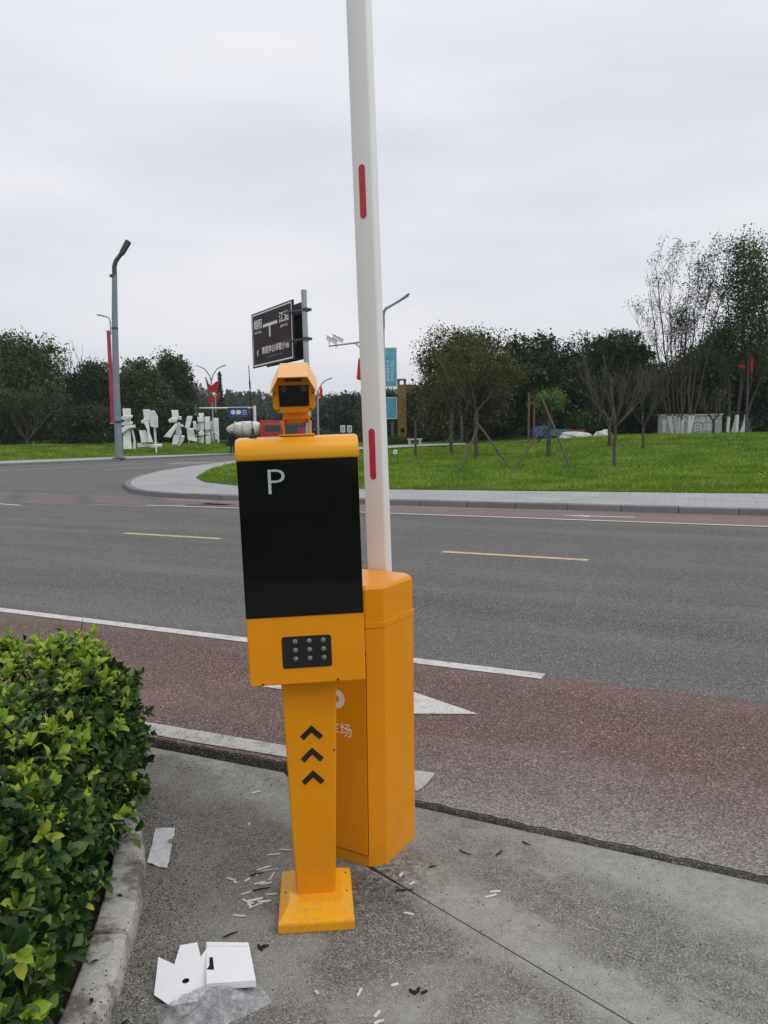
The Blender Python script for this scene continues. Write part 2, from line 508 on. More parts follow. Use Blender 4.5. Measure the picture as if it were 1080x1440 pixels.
class MB:
    def __init__(self):
        self.v = []
        self.f = []
        self.mi = []
        self.cur = 0

    def add(self, vs, fs):
        b = len(self.v)
        self.v += [Vector(p) for p in vs]
        for f in fs:
            self.f.append([b + i for i in f])
            self.mi.append(self.cur)
        return self

    def box(self, c, s, rot=None, taper=None):
        hx, hy, hz = s[0] / 2, s[1] / 2, s[2] / 2
        tx, ty = taper if taper else (1, 1)
        vs = [(-hx, -hy, -hz), (hx, -hy, -hz), (hx, hy, -hz), (-hx, hy, -hz), (-hx * tx, -hy * ty, hz), (hx * tx, -hy * ty, hz), (hx * tx, hy * ty, hz), (-hx * tx, hy * ty, hz)]
        m = (rot.to_matrix() if isinstance(rot, Euler) else rot) if rot is not None else None
        vs = [Vector(c) + (m @ Vector(p) if m is not None else Vector(p)) for p in vs]
        return self.add(vs, [(0, 3, 2, 1), (4, 5, 6, 7), (0, 1, 5, 4), (1, 2, 6, 5), (2, 3, 7, 6), (3, 0, 4, 7)])

    def prism(self, poly, h0, h1, axes='xyz', top=None):
        # poly in the plane of the first two axes, extruded along the third; counter-clockwise poly -> outward normals
        n = len(poly)

        def P(a, b, h):
            d = {axes[0]: a, axes[1]: b, axes[2]: h}
            return (d['x'], d['y'], d['z'])
        tp = top if top else poly
        vs = [P(a, b, h0) for a, b in poly] + [P(a, b, h1) for a, b in tp]
        fs = [tuple(range(n - 1, -1, -1)), tuple(range(n, 2 * n))]
        fs += [(i, (i + 1) % n, n + (i + 1) % n, n + i) for i in range(n)]
        return self.add(vs, fs)

    def tube(self, pts, rads, n=8, cap=True):
        pts = [Vector(p) for p in pts]
        if not hasattr(rads, '__len__'):
            rads = [rads] * len(pts)
        rings = []
        ref = Vector((0.31, 0.95, 0.05))
        for i, p in enumerate(pts):
            a = pts[max(0, i - 1)]
            b = pts[min(len(pts) - 1, i + 1)]
            d = (b - a)
            d = d.normalized() if d.length > 1e-9 else Vector((0, 0, 1))
            x = ref.cross(d)
            if x.length < 1e-3:
                x = Vector((1, 0, 0)).cross(d)
            x.normalize()
            y = d.cross(x)
            rings.append([p + (x * math.cos(2 * math.pi * j / n) + y * math.sin(2 * math.pi * j / n)) * rads[i] for j in range(n)])
        vs = [q for r in rings for q in r]
        fs = []
        for i in range(len(rings) - 1):
            for j in range(n):
                a, b = i * n + j, i * n + (j + 1) % n
                fs.append((a, b, b + n, a + n))
        if cap:
            fs.append(tuple(range(n - 1, -1, -1)))
            fs.append(tuple(range((len(rings) - 1) * n, len(rings) * n)))
        return self.add(vs, fs)

    def lathe(self, prof, n=16, o=(0, 0, 0), axis='z'):
        vs = []
        for r, h in prof:
            for j in range(n):
                a = 2 * math.pi * j / n
                p = {'z': (r * math.cos(a), r * math.sin(a), h), 'y': (r * math.cos(a), h, r * math.sin(a)), 'x': (h, r * math.cos(a), r * math.sin(a))}[axis]
                vs.append(Vector(o) + Vector(p))
        fs = []
        for i in range(len(prof) - 1):
            for j in range(n):
                a, b = i * n + j, i * n + (j + 1) % n
                fs.append((a, b, b + n, a + n))
        fs.append(tuple(range(n - 1, -1, -1)))
        fs.append(tuple(range((len(prof) - 1) * n, len(prof) * n)))
        return self.add(vs, fs)

    def xf(self, m):
        self.v = [m @ p for p in self.v]
        return self

    def mesh(self, name, mats, bevel=0.0, seg=2, smooth=False, recalc=True):
        me = bpy.data.meshes.new(name)
        bm = bmesh.new()
        vs = [bm.verts.new(p) for p in self.v]
        for f, mi in zip(self.f, self.mi):
            try:
                fc = bm.faces.new([vs[i] for i in f])
                fc.material_index = mi
            except ValueError:
                pass
        if recalc:
            bmesh.ops.recalc_face_normals(bm, faces=bm.faces)
        if bevel:
            ed = [e for e in bm.edges if len(e.link_faces) == 2 and e.calc_face_angle(0) > R(25)]
            bmesh.ops.bevel(bm, geom=ed, offset=bevel, segments=seg, profile=0.5, affect='EDGES', clamp_overlap=True)
        if smooth:
            for f in bm.faces:
                f.smooth = True
            for e in bm.edges:
                if len(e.link_faces) == 2 and e.calc_face_angle(0) > R(40):
                    e.smooth = False
        bm.to_mesh(me)
        bm.free()
        for m in (mats if isinstance(mats, (list, tuple)) else [mats]):
            me.materials.append(m)
        return me

    def build(self, name, mats, parent=None, **kw):
        return link(name, self.mesh(name, mats, **kw), parent)


def np_mesh(name, V, F, mat, mi=None):
    """fast mesh from a (n,3) vertex and (m,k) face array"""
    me = bpy.data.meshes.new(name)
    V = np.asarray(V, np.float32)
    F = np.asarray(F, np.int32)
    me.vertices.add(len(V))
    me.vertices.foreach_set('co', V.ravel())
    me.loops.add(F.size)
    me.loops.foreach_set('vertex_index', F.ravel())
    me.polygons.add(len(F))
    me.polygons.foreach_set('loop_start', np.arange(0, F.size, F.shape[1], dtype=np.int32))
    try:
        me.polygons.foreach_set('loop_total', np.full(len(F), F.shape[1], np.int32))
    except Exception:
        pass
    for m in (mat if isinstance(mat, (list, tuple)) else [mat]):
        me.materials.append(m)
    if mi is not None:
        me.polygons.foreach_set('material_index', np.asarray(mi, np.int32))
    me.update(calc_edges=True)
    return me


def text_mesh(s, size, mat, extrude=0.001, align='CENTER', sx=1.0, bold=0.0):
    cu = bpy.data.curves.new('lettering', 'FONT')
    cu.body = s
    cu.size = size
    cu.extrude = extrude
    cu.offset = bold
    cu.align_x = align
    cu.align_y = 'CENTER'
    cu.resolution_u = 3
    ob = bpy.data.objects.new('lettering', cu)
    COL.objects.link(ob)
    bpy.context.view_layer.update()
    dg = bpy.context.evaluated_depsgraph_get()
    me = bpy.data.meshes.new_from_object(ob.evaluated_get(dg))
    bpy.data.objects.remove(ob)
    me.materials.clear()
    me.materials.append(mat)
    for p in me.polygons:
        p.material_index = 0
    if sx != 1.0:
        me.transform(Matrix.Diagonal((sx, 1, 1, 1)))
    return me


STAND = Matrix.Rotation(math.pi / 2, 4, 'X')     # lays text into the XZ plane, facing -Y


def ngon_sheet(name, poly, z, mat, parent=None, thick=0.0):
    bm = bmesh.new()
    vs = [bm.verts.new((x, y, z)) for x, y in poly]
    f = bm.faces.new(vs)
    f.normal_update()
    if f.normal.z < 0:
        f.normal_flip()
    if thick:
        lo = [bm.verts.new((x, y, z - thick)) for x, y in poly]
        bm.faces.new(lo)
        for i in range(len(poly)):
            j = (i + 1) % len(poly)
            bm.faces.new((vs[i], vs[j], lo[j], lo[i]))
        bmesh.ops.recalc_face_normals(bm, faces=bm.faces)
    bmesh.ops.triangulate(bm, faces=bm.faces)
    me = bpy.data.meshes.new(name)
    bm.to_mesh(me)
    bm.free()
    me.materials.append(mat)
    return link(name, me, parent)

# ------------------------------------------------------------------ foliage
def rand_rot(n, axis, spread):
    """n random unit vectors around axis rows (n,3) with angular spread"""
    v = axis + RNG.normal(size=(n, 3)) * spread
    return v / np.linalg.norm(v, axis=1, keepdims=True)


def leaf_quads(P, L, Wd, up=0.35):
    """one small folded leaf (a kite of four vertices) at every point"""
    n = len(P)
    d = RNG.normal(size=(n, 3))
    d[:, 2] -= 0.25
    d /= np.linalg.norm(d, axis=1, keepdims=True)
    q = RNG.normal(size=(n, 3))
    q[:, 2] += up
    s = np.cross(d, q)
    s /= np.linalg.norm(s, axis=1, keepdims=True) + 1e-9
    nn = np.cross(s, d)
    L = L * RNG.uniform(0.65, 1.35, (n, 1))
    Wd = Wd * RNG.uniform(0.7, 1.3, (n, 1))
    V = np.stack([P, P + d * L * 0.45 + s * Wd * 0.5 + nn * L * 0.06, P + d * L, P + d * L * 0.45 - s * Wd * 0.5 + nn * L * 0.06], 1).reshape(-1, 3)
    F = np.arange(4 * n).reshape(n, 4)
    return V, F


def clump_points(lobes, n, per=55, csig=0.32, shell=0.55):
    """lobes: (cx,cy,cz,rx,ry,rz); returns leaf points grouped into clumps near the lobe surfaces"""
    vol = np.array([(l[3] * l[4] * l[5]) ** (2 / 3) for l in lobes])
    w = vol / vol.sum()
    out = []
    nc = max(4, int(n / per))
    for l, ww in zip(lobes, w):
        c = max(2, int(nc * ww))
        d = RNG.normal(size=(c, 3))
        d /= np.linalg.norm(d, axis=1, keepdims=True)
        r = RNG.uniform(shell ** 3, 1, (c, 1)) ** (1 / 3)
        C = np.array(l[:3]) + d * r * np.array(l[3:])
        sg = csig * RNG.uniform(0.6, 1.4, (c, 1, 1))
        k = per
        pts = C[:, None, :] + np.clip(RNG.normal(size=(c, k, 3)), -1.7, 1.7) * sg * np.array([1.15, 1.15, 0.75])
        out.append(pts.reshape(-1, 3))
    return np.concatenate(out)


def curve_pts(a, b, n=5, sag=0.1, jit=0.05):
    a, b = Vector(a), Vector(b)
    L = (b - a).length
    o = Vector((random.uniform(-1, 1), random.uniform(-1, 1), random.uniform(0.2, 1))) * L * sag
    pts = []
    for i in range(n):
        t = i / (n - 1)
        p = a.lerp(b, t) + o * (4 * t * (1 - t))
        if 0 < i < n - 1:
            p += Vector((random.gauss(0, 1), random.gauss(0, 1), random.gauss(0, 1))) * L * jit * 0.4
        pts.append(p)
    return pts


def branch(m, p, d, L, r, depth, spread=0.5, up=0.25, n=5, kids_=(2, 3), shrink=0.72, tips=None, minr=0.004):
    """recursive twigs"""
    d = d.normalized()
    pts = [p]
    q = p.copy()
    dd = d.copy()
    k = 4
    for i in range(k):
        dd = (dd + Vector((random.gauss(0, 1), random.gauss(0, 1), random.gauss(0, 1))) * 0.09 + Vector((0, 0, up * 0.12))).normalized()
        q = q + dd * (L / k)
        pts.append(q.copy())
    r1 = max(minr, r * 0.62)
    m.tube(pts, [r + (r1 - r) * i / k for i in range(k + 1)], n=n, cap=False)
    if depth <= 0:
        if tips is not None:
            tips.append(q.copy())
        return
    nk = random.randint(*kids_)
    for i in range(nk):
        t = 1.0 if i == 0 else random.uniform(0.45, 0.95)
        idx = t * k
        i0 = min(k - 1, int(idx))
        st = pts[i0].lerp(pts[i0 + 1], idx - i0)
        az = random.uniform(0, 2 * math.pi)
        x = dd.orthogonal().normalized()
        y = dd.cross(x)
        sp = spread * (0.45 if i == 0 else random.uniform(0.7, 1.25))
        nd = (dd * math.cos(sp) + (x * math.cos(az) + y * math.sin(az)) * math.sin(sp) + Vector((0, 0, up * 0.4))).normalized()
        branch(m, st, nd, L * shrink * random.uniform(0.8, 1.15), r1 * (1 if i == 0 else 0.75), depth - 1, spread, up, max(3, n - 1), kids_, shrink, tips, minr)


def leafy_tree(name, label, px, Y, z0, box, mat, n=7000, leaf=(0.16, 0.085), lobes=9, group=None, cat='tree', trunk=0.16, fork=0.3, bark=None, csig=0.34, per=55,
               shell=0.5, low=False, depth=None, white=0.0, extra=None, narrow=1.0, core=True):
    """box = crown (px0, px1, ytop, ybottom) as sighted at distance Y"""
    bx0, bx1, by0, by1 = box
    cx = (bx0 + bx1) / 2
    base = at(px, 605, Y)
    base.z = z0
    t = thing(name, label, cat, base, 0, group)
    pl = at(bx0, by0, Y)
    pr_ = at(bx1, by0, Y)
    zt = at(cx, by0, Y).z - z0
    zb = max(0.0, at(cx, by1, Y).z - z0)
    w = (pr_.x - pl.x)
    ox = (pl.x + pr_.x) / 2 - base.x
    dp = (depth or w * 0.85)
    H = zt - zb
    lb = []
    for i in range(lobes):
        a = 2 * math.pi * (i / lobes) + random.uniform(-0.4, 0.4)
        rr = random.uniform(0.35, 0.62) if i else 0.0
        hh = random.uniform(-0.42, 0.30) if i else 0.18
        rx = w * random.uniform(0.22, 0.31) * narrow
        c = (ox + math.cos(a) * rr * w * 0.5, math.sin(a) * rr * dp * 0.5, zb + H * (0.5 + hh))
        rz = H * random.uniform(0.2, 0.3)
        c = (c[0], c[1], min(zt - rz * 0.92, max(zb + rz * (0.3 if low else 0.9), c[2])))
        lb.append((c[0], c[1], c[2], rx, rx * dp / w, rz))
    lb.append((ox, 0, zb + H * 0.55, w * 0.34, dp * 0.34, H * 0.38))
    tr = MB()
    fz = max(0.25, (zb if not low else zb + H * 0.15) * 0.9 + H * 0.05)
    tr.tube(curve_pts((0, 0, -0.1), (ox * 0.2, 0, fz), 5, 0.02, 0.02), [trunk * 1.25, trunk, trunk * 0.95, trunk * 0.9, trunk * 0.85], n=8)
    for l in lb:
        e = Vector(l[:3])
        pts = curve_pts((ox * 0.2, 0, fz * random.uniform(0.85, 1.0)), e, 6, 0.08, 0.08)
        tr.tube(pts, [trunk * 0.55, trunk * 0.42, trunk * 0.34, trunk * 0.25, trunk * 0.18, trunk * 0.1], n=5, cap=False)
        for _ in range(4):
            d = Vector((random.gauss(0, 1), random.gauss(0, 1), random.gauss(0.5, 0.8))).normalized()
            q = e + Vector((d.x * l[3], d.y * l[4], d.z * l[5])) * 0.9
            tr.tube(curve_pts(pts[random.randint(2, 4)], q, 4, 0.06, 0.06), [trunk * 0.2, trunk * 0.14, trunk * 0.09, trunk * 0.04], n=4, cap=False)
    tr.build('trunk', bark or M_BARK, t, smooth=True)
    P = clump_points(lb, int(n * 2.2), per, csig, shell)
    P = P[P[:, 2] > (0.02 if low else 0.2)]
    if extra is not None:
        P = np.concatenate([P, extra])
    leaf = (leaf[0] * 0.95, leaf[1] * 1.08)
    V, F = leaf_quads(P, *leaf)
    if core:
        L2_ = [(l[0], l[1], l[2], l[3] * 0.82, l[4] * 0.82, l[5] * 0.82) for l in lb]
        P2 = clump_points(L2_, int(n * 0.35), 30, csig * 1.2, 0.05)
        P2 = P2[P2[:, 2] > (0.02 if low else 0.3)]
        V2, F2 = leaf_quads(P2, leaf[0] * 2.2, leaf[1] * 2.3)
        F = np.concatenate([F, F2 + len(V)])
        V = np.concatenate([V, V2])
    link('crown', np_mesh('crown', V, F, mat), t)
    return t


def bare_tree(name, label, px, Y, z0, fork_py, top_py, half_px, group=None, trunk=0.07, limbs=5, depth=4, leaves=None, spread=0.42, up=0.35, bark=None, dirx=0.0, nleaf=0, leafsize=(0.09, 0.05), leafmat_=None, firstlean=1.0):
    base = at(px, 605, Y)
    base.z = z0
    t = thing(name, label, 'tree', base, 0, group)
    fz = at(px, fork_py, Y).z - z0
    zt = at(px, top_py, Y).z - z0
    hw = half_px / FOC * Y
    m = MB()
    m.tube(curve_pts((0, 0, -0.1), (dirx, 0, fz), 5, 0.02, 0.02), [trunk * 1.2, trunk, trunk * 0.95, trunk * 0.92, trunk * 0.9], n=8)
    tips = []
    Ltot = (zt - fz)
    for i in range(limbs):
        a = 2 * math.pi * i / limbs + random.uniform(-0.35, 0.35)
        tgt = Vector((math.cos(a) * hw * 1.15 * firstlean, math.sin(a) * hw * 0.9 * firstlean, Ltot * random.uniform(0.7, 0.95)))
        branch(m, Vector((dirx, 0, fz * random.uniform(0.93, 1.0))), tgt, tgt.length * 0.38, trunk * 0.40, depth, spread, up, 6, (2, 3), 0.72, tips)
    m.build('trunk', bark or M_BARKGREY, t, smooth=True)
    if nleaf and tips:
        T = np.array([list(q) for q in tips])
        P = T[RNG.integers(0, len(T), nleaf)] + RNG.normal(size=(nleaf, 3)) * 0.13
        V, F = leaf_quads(P, *leafsize)
        link('crown', np_mesh('crown', V, F, leafmat_), t)
    return t


def stake(label, a, b, r=0.035, group='wooden stakes propping the young trees'):
    a, b = Vector(a), Vector(b)
    m = MB()
    m.tube([Vector((0, 0, 0)), (b - a) * 0.5 + Vector((0.01, 0, 0.01)), b - a], [r, r * 0.95, r * 0.85], n=7)
    o = m.build('tree_stake', M_WOOD, None, smooth=True)
    o.location = a
    return tag(o, label, 'stake', group)


# ------------------------------------------------------------------ terrain
WALK_BACK = [(-6.9, 31.5), (-6.65, 31.2), (-6.3, 27.6), (-6.0, 25.5), (-5.2, 23.2), (-3.92, 21.5), (-2.0, 20.5), (0.18, 19.5), (4.2, 18.2), (8.2, 16.95), (34, 7.2)]


def walk_back(x):
    return interp(x, WALK_BACK)


def lawn_z(x, y):
    yf = walk_back(x)
    A = 0.47 + 0.50 * sm((x - 2) / 15)
    return 0.128 + A * sm((y - yf) / max(6.0, 46 - yf)) * sm((x + 7.4) / 5.0) * (1 - 0.55 * sm((y - 62) / 20))


LEFT_BACK = [(-48, 16), (-34, 30), (-21.4, 44.7), (-16.5, 50.2), (-10.3, 55.4), (-5.5, 66), (-2.0, 84)]


def left_dist(x, y):
    best = 1e9
    for (ax, ay), (bx, by) in zip(LEFT_BACK[:-1], LEFT_BACK[1:]):
        dx, dy = bx - ax, by - ay
        t = max(0, min(1, ((x - ax) * dx + (y - ay) * dy) / (dx * dx + dy * dy)))
        best = min(best, math.hypot(x - ax - t * dx, y - ay - t * dy))
    return best


def left_z(x, y):
    return 0.128 + 0.62 * sm(left_dist(x, y) / 14)


def on_lawn(px, py, fn=lawn_z):
    lo = 15.0
    for i in range(400):
        Y = 15 + i * 0.15
        p = at(px, py, Y)
        if p.z <= fn(p.x, p.y):
            return Vector((p.x, p.y, fn(p.x, p.y)))
    p = at(px, py, 46)
    return Vector((p.x, p.y, fn(p.x, p.y)))


# ------------------------------------------------------------------ ground, road, apron
g = ngon_sheet('ground', [(-480, -50), (480, -50), (480, 430), (-480, 430)], -0.14, M_GROUND)
g['kind'] = 'structure'


def uv(u, n):
    return (u * D2[0] + n * N2[0], u * D2[1] + n * N2[1])


ROAD_EDGE = [uv(-60, 3.6), (-1.9, 4.23), (-1.207, 3.957), (-0.485, 3.637), (0.12, 3.228), (1.315, 2.621), (4.0, 1.30), (40, -16)]
# slightly ragged near edge of the asphalt
edge = []
for (ax, ay), (bx, by) in zip(ROAD_EDGE[1:-1], ROAD_EDGE[2:]):
    L = math.hypot(bx - ax, by - ay)
    m = int(L / 0.03) if L < 6 else 1
    for i in range(m):
        t = i / m
        w = random.gauss(0, 0.0035) + 0.004 * math.sin(i * 0.7)
        edge.append((ax + (bx - ax) * t + N2[0] * w, ay + (by - ay) * t + N2[1] * w))
edge = [ROAD_EDGE[0]] + edge + [ROAD_EDGE[-1]]
road_poly = edge + [(60, 90), (-70, 90)]
road = ngon_sheet('road', road_poly, 0.0, M_ASPH, thick=0.10)
road['kind'] = 'structure'


def sheet(name, poly, z, mat, kind='structure', parent=None):
    o_ = ngon_sheet(name, poly, z, mat, parent)
    if parent is None:
        o_['kind'] = kind
    return o_


cut = [e for e in edge if -14 < e[0] < 8]
red_near = [(x + N2[0] * 0.006, y + N2[1] * 0.006) for x, y in [uv(-30, 3.42)] + edge[1:-1] + [uv(20, 2.75)]] + [uv(20, 4.86), uv(-30, 4.86)]
sheet('cycle_lane', red_near, 0.004, M_RED)
KERB_FOOT = [(30, 3.4), (6.66, 13.77), (0.98, 16.26), (-3.33, 18.19), (-5.0, 19.05), (-6.35, 20.3), (-7.4, 22.6), (-8.2, 25.6), (-8.65, 29.5), (-8.6, 33), (-8.0, 39), (-6.5, 48), (-4, 60)]
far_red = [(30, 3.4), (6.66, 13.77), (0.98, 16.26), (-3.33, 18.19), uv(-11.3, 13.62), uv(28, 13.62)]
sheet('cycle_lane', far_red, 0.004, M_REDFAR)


def strip(pts, w, z, mat, name='road_marking'):
    pts = [Vector((p[0], p[1])) for p in pts]
    L, Rr = [], []
    for i, p in enumerate(pts):
        d = (pts[min(i + 1, len(pts) - 1)] - pts[max(i - 1, 0)]).normalized()
        nn = Vector((-d.y, d.x)) * (w / 2)
        L.append(p + nn)
        Rr.append(p - nn)
    return sheet(name, [tuple(p) for p in Rr] + [tuple(p) for p in reversed(L)], z, mat)


strip([uv(-30, 4.84), uv(-1.22, 4.84)], 0.112, 0.008, M_LINE)
for uu in (-9.05, -3.71, 1.66, -14.4, -19.8, -25.2):
    strip([uv(uu, 9.455), uv(uu + 1.85, 9.455)], 0.125, 0.004, M_LINEY)
strip([(-5.15, 17.25), (-2.97, 16.32), (-0.44, 15.20), (0.106, 14.93), (5.96, 12.25), (20, 5.55)], 0.11, 0.008, M_LINE)
strip([uv(-22, 13.75), (-8.05, 17.6)], 0.10, 0.004, M_LINE)
strip([(-3.5, 18.0), (0.2, 16.28), (1.2, 15.82), (3.6, 14.9)], 0.06, 0.008, M_LINEW)
# arrow in the far cycle lane
sheet('road_marking', [(3.12, 14.25), (3.62, 14.12), (3.66, 14.06), (4.35, 13.80), (4.33, 13.70), (3.62, 13.97), (3.58, 13.90)], 0.008, M_LINE)
# arrow head and shaft on the near cycle lane
sheet('road_marking', [uv(-2.80, 3.965), uv(-1.97, 3.965), uv(-1.97, 3.79), uv(-1.379, 4.04), uv(-1.97, 4.29), uv(-1.97, 4.115), uv(-2.6, 4.115), uv(-2.84, 4.02)], 0.008, M_LINE)
# worn edge line along the broken rim of the asphalt
sheet('road_marking', [(-1.9, 4.30), (-1.23, 4.005), (-0.9, 3.86), (-0.485, 3.69), (-0.1, 3.44), (0.13, 3.31), (0.165, 3.36), (0.222, 3.49), (0.0, 3.56), (-0.26, 3.72), (-0.51, 3.834), (-0.85, 3.985), (-1.265, 4.165), (-1.95, 4.44)], 0.008, M_LINEW)
# faded pink bars across the junction
for r_ in range(5):
    for c_ in range(5):
        a = Vector((-11.6 + c_ * 2.0 + r_ * 0.25, 21.9 - c_ * 0.92 - r_ * 0.62))
        if a.x > -4.6:
            continue
        d = Vector((0.885, -0.465))
        s_ = Vector((0.30, 0.16))
        sheet('road_marking', [tuple(a), tuple(a + d * 1.85), tuple(a + d * 1.85 + s_ * 0.95), tuple(a + s_ * 0.95)], 0.004, M_PINK)
sheet('road_marking', [(-5.4, 18.55), (-3.5, 17.6), (-3.3, 17.9), (-5.0, 18.8)], 0.006, M_TAN)
strip([(-12.1, 34.4), (-10.1, 38.0), (-8.9, 41.5)], 0.14, 0.004, M_LINEW)
strip([(-22, 29), (-16.8, 34.9), (-13.9, 39.0), (-11.2, 43.4)], 0.14, 0.004, M_LINEW)
for i in range(5):
    strip([(-10.9 + i * 0.42, 40.2 + i * 0.1), (-10.6 + i * 0.42, 42.4 + i * 0.1)], 0.2, 0.004, M_LINEW)

# apron in front of the barrier: two cast slabs with an open joint, a little below the asphalt
AZ = -0.02
q = 0.9906
LIP = [(-2.6 * q, 4.47), (-1.232, 3.915), (-0.480, 3.575), (0.112, 3.222), (1.318, 2.6145), (4.0, 1.293)]
JT0 = (-0.36, 3.46)
J0, J1 = (-0.0415, 2.731), (0.646, 1.974)
jd = Vector((J1[0] - J0[0], J1[1] - J0[1])).normalized()
jn = Vector((-jd.y, jd.x))
jpts = [Vector(J0) + jd * t for t in (-1.08, -0.10, 0.0, 0.08, 0.2, 0.4, 0.7, 1.1, 1.8, 3.6)]
gapw = [0.004, 0.008, 0.009, 0.005, 0.0030, 0.0028, 0.0030, 0.0028, 0.003, 0.003]
ra = [p + jn * w_ for p, w_ in zip(jpts, gapw)]
lb_ = [p - jn * w_ for p, w_ in zip(jpts, gapw)]
top_l = [LIP[0], LIP[1], LIP[2]]
pav_left = [(-2.6, 4.45), LIP[1], LIP[2]] + [tuple(p) for p in lb_ if p.y < 3.3] + [(2.4, -3.5), (-2.6, -3.5)]
pav_right = [tuple(p) for p in reversed([p for p in ra if p.y < 3.3])] + [(-0.2, 3.40), LIP[3], LIP[4], LIP[5], (4.2, -3.5), (2.42, -3.5)]
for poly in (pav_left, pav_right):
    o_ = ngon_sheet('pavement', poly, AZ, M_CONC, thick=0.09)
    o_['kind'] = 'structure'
soil = ngon_sheet('soil', [(-8, -3.5), (8, -3.5), (8, 6), (-8, 6)], -0.105, M_SOIL)
soil['kind'] = 'structure'

# island: sidewalk slab with kerb stones round it
def offset_poly(pts, dist):
    out = []
    for i, p in enumerate(pts):
        a = Vector(pts[max(0, i - 1)])
        b = Vector(pts[min(len(pts) - 1, i + 1)])
        d = (b - a).normalized()
        out.append((p[0] + d.y * dist, p[1] - d.x * dist))
    return out


def resample(pts, step):
    pts = [Vector(p) for p in pts]
    out = [pts[0].copy()]
    acc = 0
    for a, b in zip(pts[:-1], pts[1:]):
        L = (b - a).length
        t = step - acc
        while t <= L:
            out.append(a.lerp(b, t / L))
            t += step
        acc = L - (t - step)
    return out


def kerb_run(parent, pts, step, inner, h=0.122, w=0.16):
    """separate kerb stones along a polyline; inner = +1 when the block lies to the right of the walking direction"""
    me_cache = {}
    rs = resample(pts, step)
    m = MB()
    L = step - 0.012
    m.prism([(-0.0, -0.2), (w, -0.2), (w, h), (0.018, h), (0.0, h - 0.018)], -L / 2, L / 2, 'yzx')
    me = m.mesh('kerb_stone', M_KERB, bevel=0.006, seg=1)
    for a, b in zip(rs[:-1], rs[1:]):
        d = (b - a)
        c = (a + b) / 2
        o_ = link('kerb_stone', me, parent)
        ang = math.atan2(d.y, d.x)
        if inner > 0:
            ang += math.pi
        o_.location = (c.x, c.y, random.uniform(-0.003, 0.003))
        o_.rotation_euler = (random.gauss(0, 0.004), 0, ang + random.gauss(0, 0.004))


def smooth_poly(pts, it=2):
    for _ in range(it):
        out = [pts[0]]
        for a, b in zip(pts[:-1], pts[1:]):
            out.append((a[0] * 0.75 + b[0] * 0.25, a[1] * 0.75 + b[1] * 0.25))
            out.append((a[0] * 0.25 + b[0] * 0.75, a[1] * 0.25 + b[1] * 0.75))
        out.append(pts[-1])
        pts = out
    return pts


kf = KERB_FOOT[:3] + smooth_poly(KERB_FOOT[3:], 2)
kerb_isl = structure('kerb')
kerb_run(kerb_isl, kf, 1.0, +1)
ins = offset_poly(kf, 0.17)
walk = ngon_sheet('sidewalk', ins + [(40, 60), (40, 6)], 0.117, M_WALK, thick=0.2)
walk['kind'] = 'structure'
LKERB = [(-60, -10), (-30, 27.5), (-19.4, 40.4), (-15.0, 45.5), (-10, 54), (-6, 64), (-2.2, 84)]
kerb_left = structure('kerb')
lk = LKERB[:1] + smooth_poly(LKERB[1:], 2)
kerb_run(kerb_left, [p for p in lk if p[0] > -30.5 and p[1] < 70], 1.0, -1)
insl = offset_poly(lk, -0.17)
walk2 = ngon_sheet('sidewalk', insl + [(-10, 100), (-90, 90), (-90, -10)], 0.117, M_WALK, thick=0.2)
walk2['kind'] = 'structure'


def grid_terrain(name, xs, rows, fy, fz, mat):
    V, F = [], []
    nr = len(rows)
    for x in xs:
        for t in rows:
            px_, py_ = fy(x, t)
            V.append((px_, py_, fz(px_, py_)))
    for i in range(len(xs) - 1):
        for j in range(nr - 1):
            a = i * nr + j
            F.append((a, a + nr, a + nr + 1, a + 1))
    me = np_mesh(name, V, F, mat)
    for p in me.polygons:
        p.use_smooth = True
    o_ = link(name, me)
    o_['kind'] = 'structure'
    return o_


xs = list(np.concatenate([np.linspace(-6.88, -3, 24), np.linspace(-2.6, 26, 70), np.linspace(27, 60, 20)]))
rows = [0, 0.02, 0.05] + list(np.linspace(0.08, 1, 45))
lawn = grid_terrain('lawn', xs, rows, lambda x, t: (x, walk_back(x) + t * (78 - walk_back(x))), lawn_z, M_LAWN)


def left_xy(s, t):
    pts = LEFT_BACK
    i = min(len(pts) - 2, int(s))
    a, b = Vector(pts[i]), Vector(pts[i + 1])
    p = a.lerp(b, s - i)
    back = Vector((-0.62, 0.78))
    p = p + back * (t * 60)
    return p.x, p.y


lawn2 = grid_terrain('lawn', list(np.linspace(0, 5.999, 60)), list(np.linspace(0, 1, 50)), left_xy, left_z, M_LAWN)


# grass blades on both lawns
def blades(P, h, w):
    n = len(P)
    a = RNG.uniform(0, 2 * np.pi, n)
    h = h * RNG.uniform(0.5, 1.5, n)
    w = w * RNG.uniform(0.7, 1.3, n)
    side = np.stack([np.cos(a), np.sin(a), np.zeros(n)], 1)
    le = np.stack([RNG.normal(size=n) * 0.55 * h, RNG.normal(size=n) * 0.55 * h, h], 1)
    V = np.stack([P - side * w[:, None], P + side * w[:, None], P + le], 1).reshape(-1, 3)
    return V, np.arange(3 * n).reshape(n, 3)


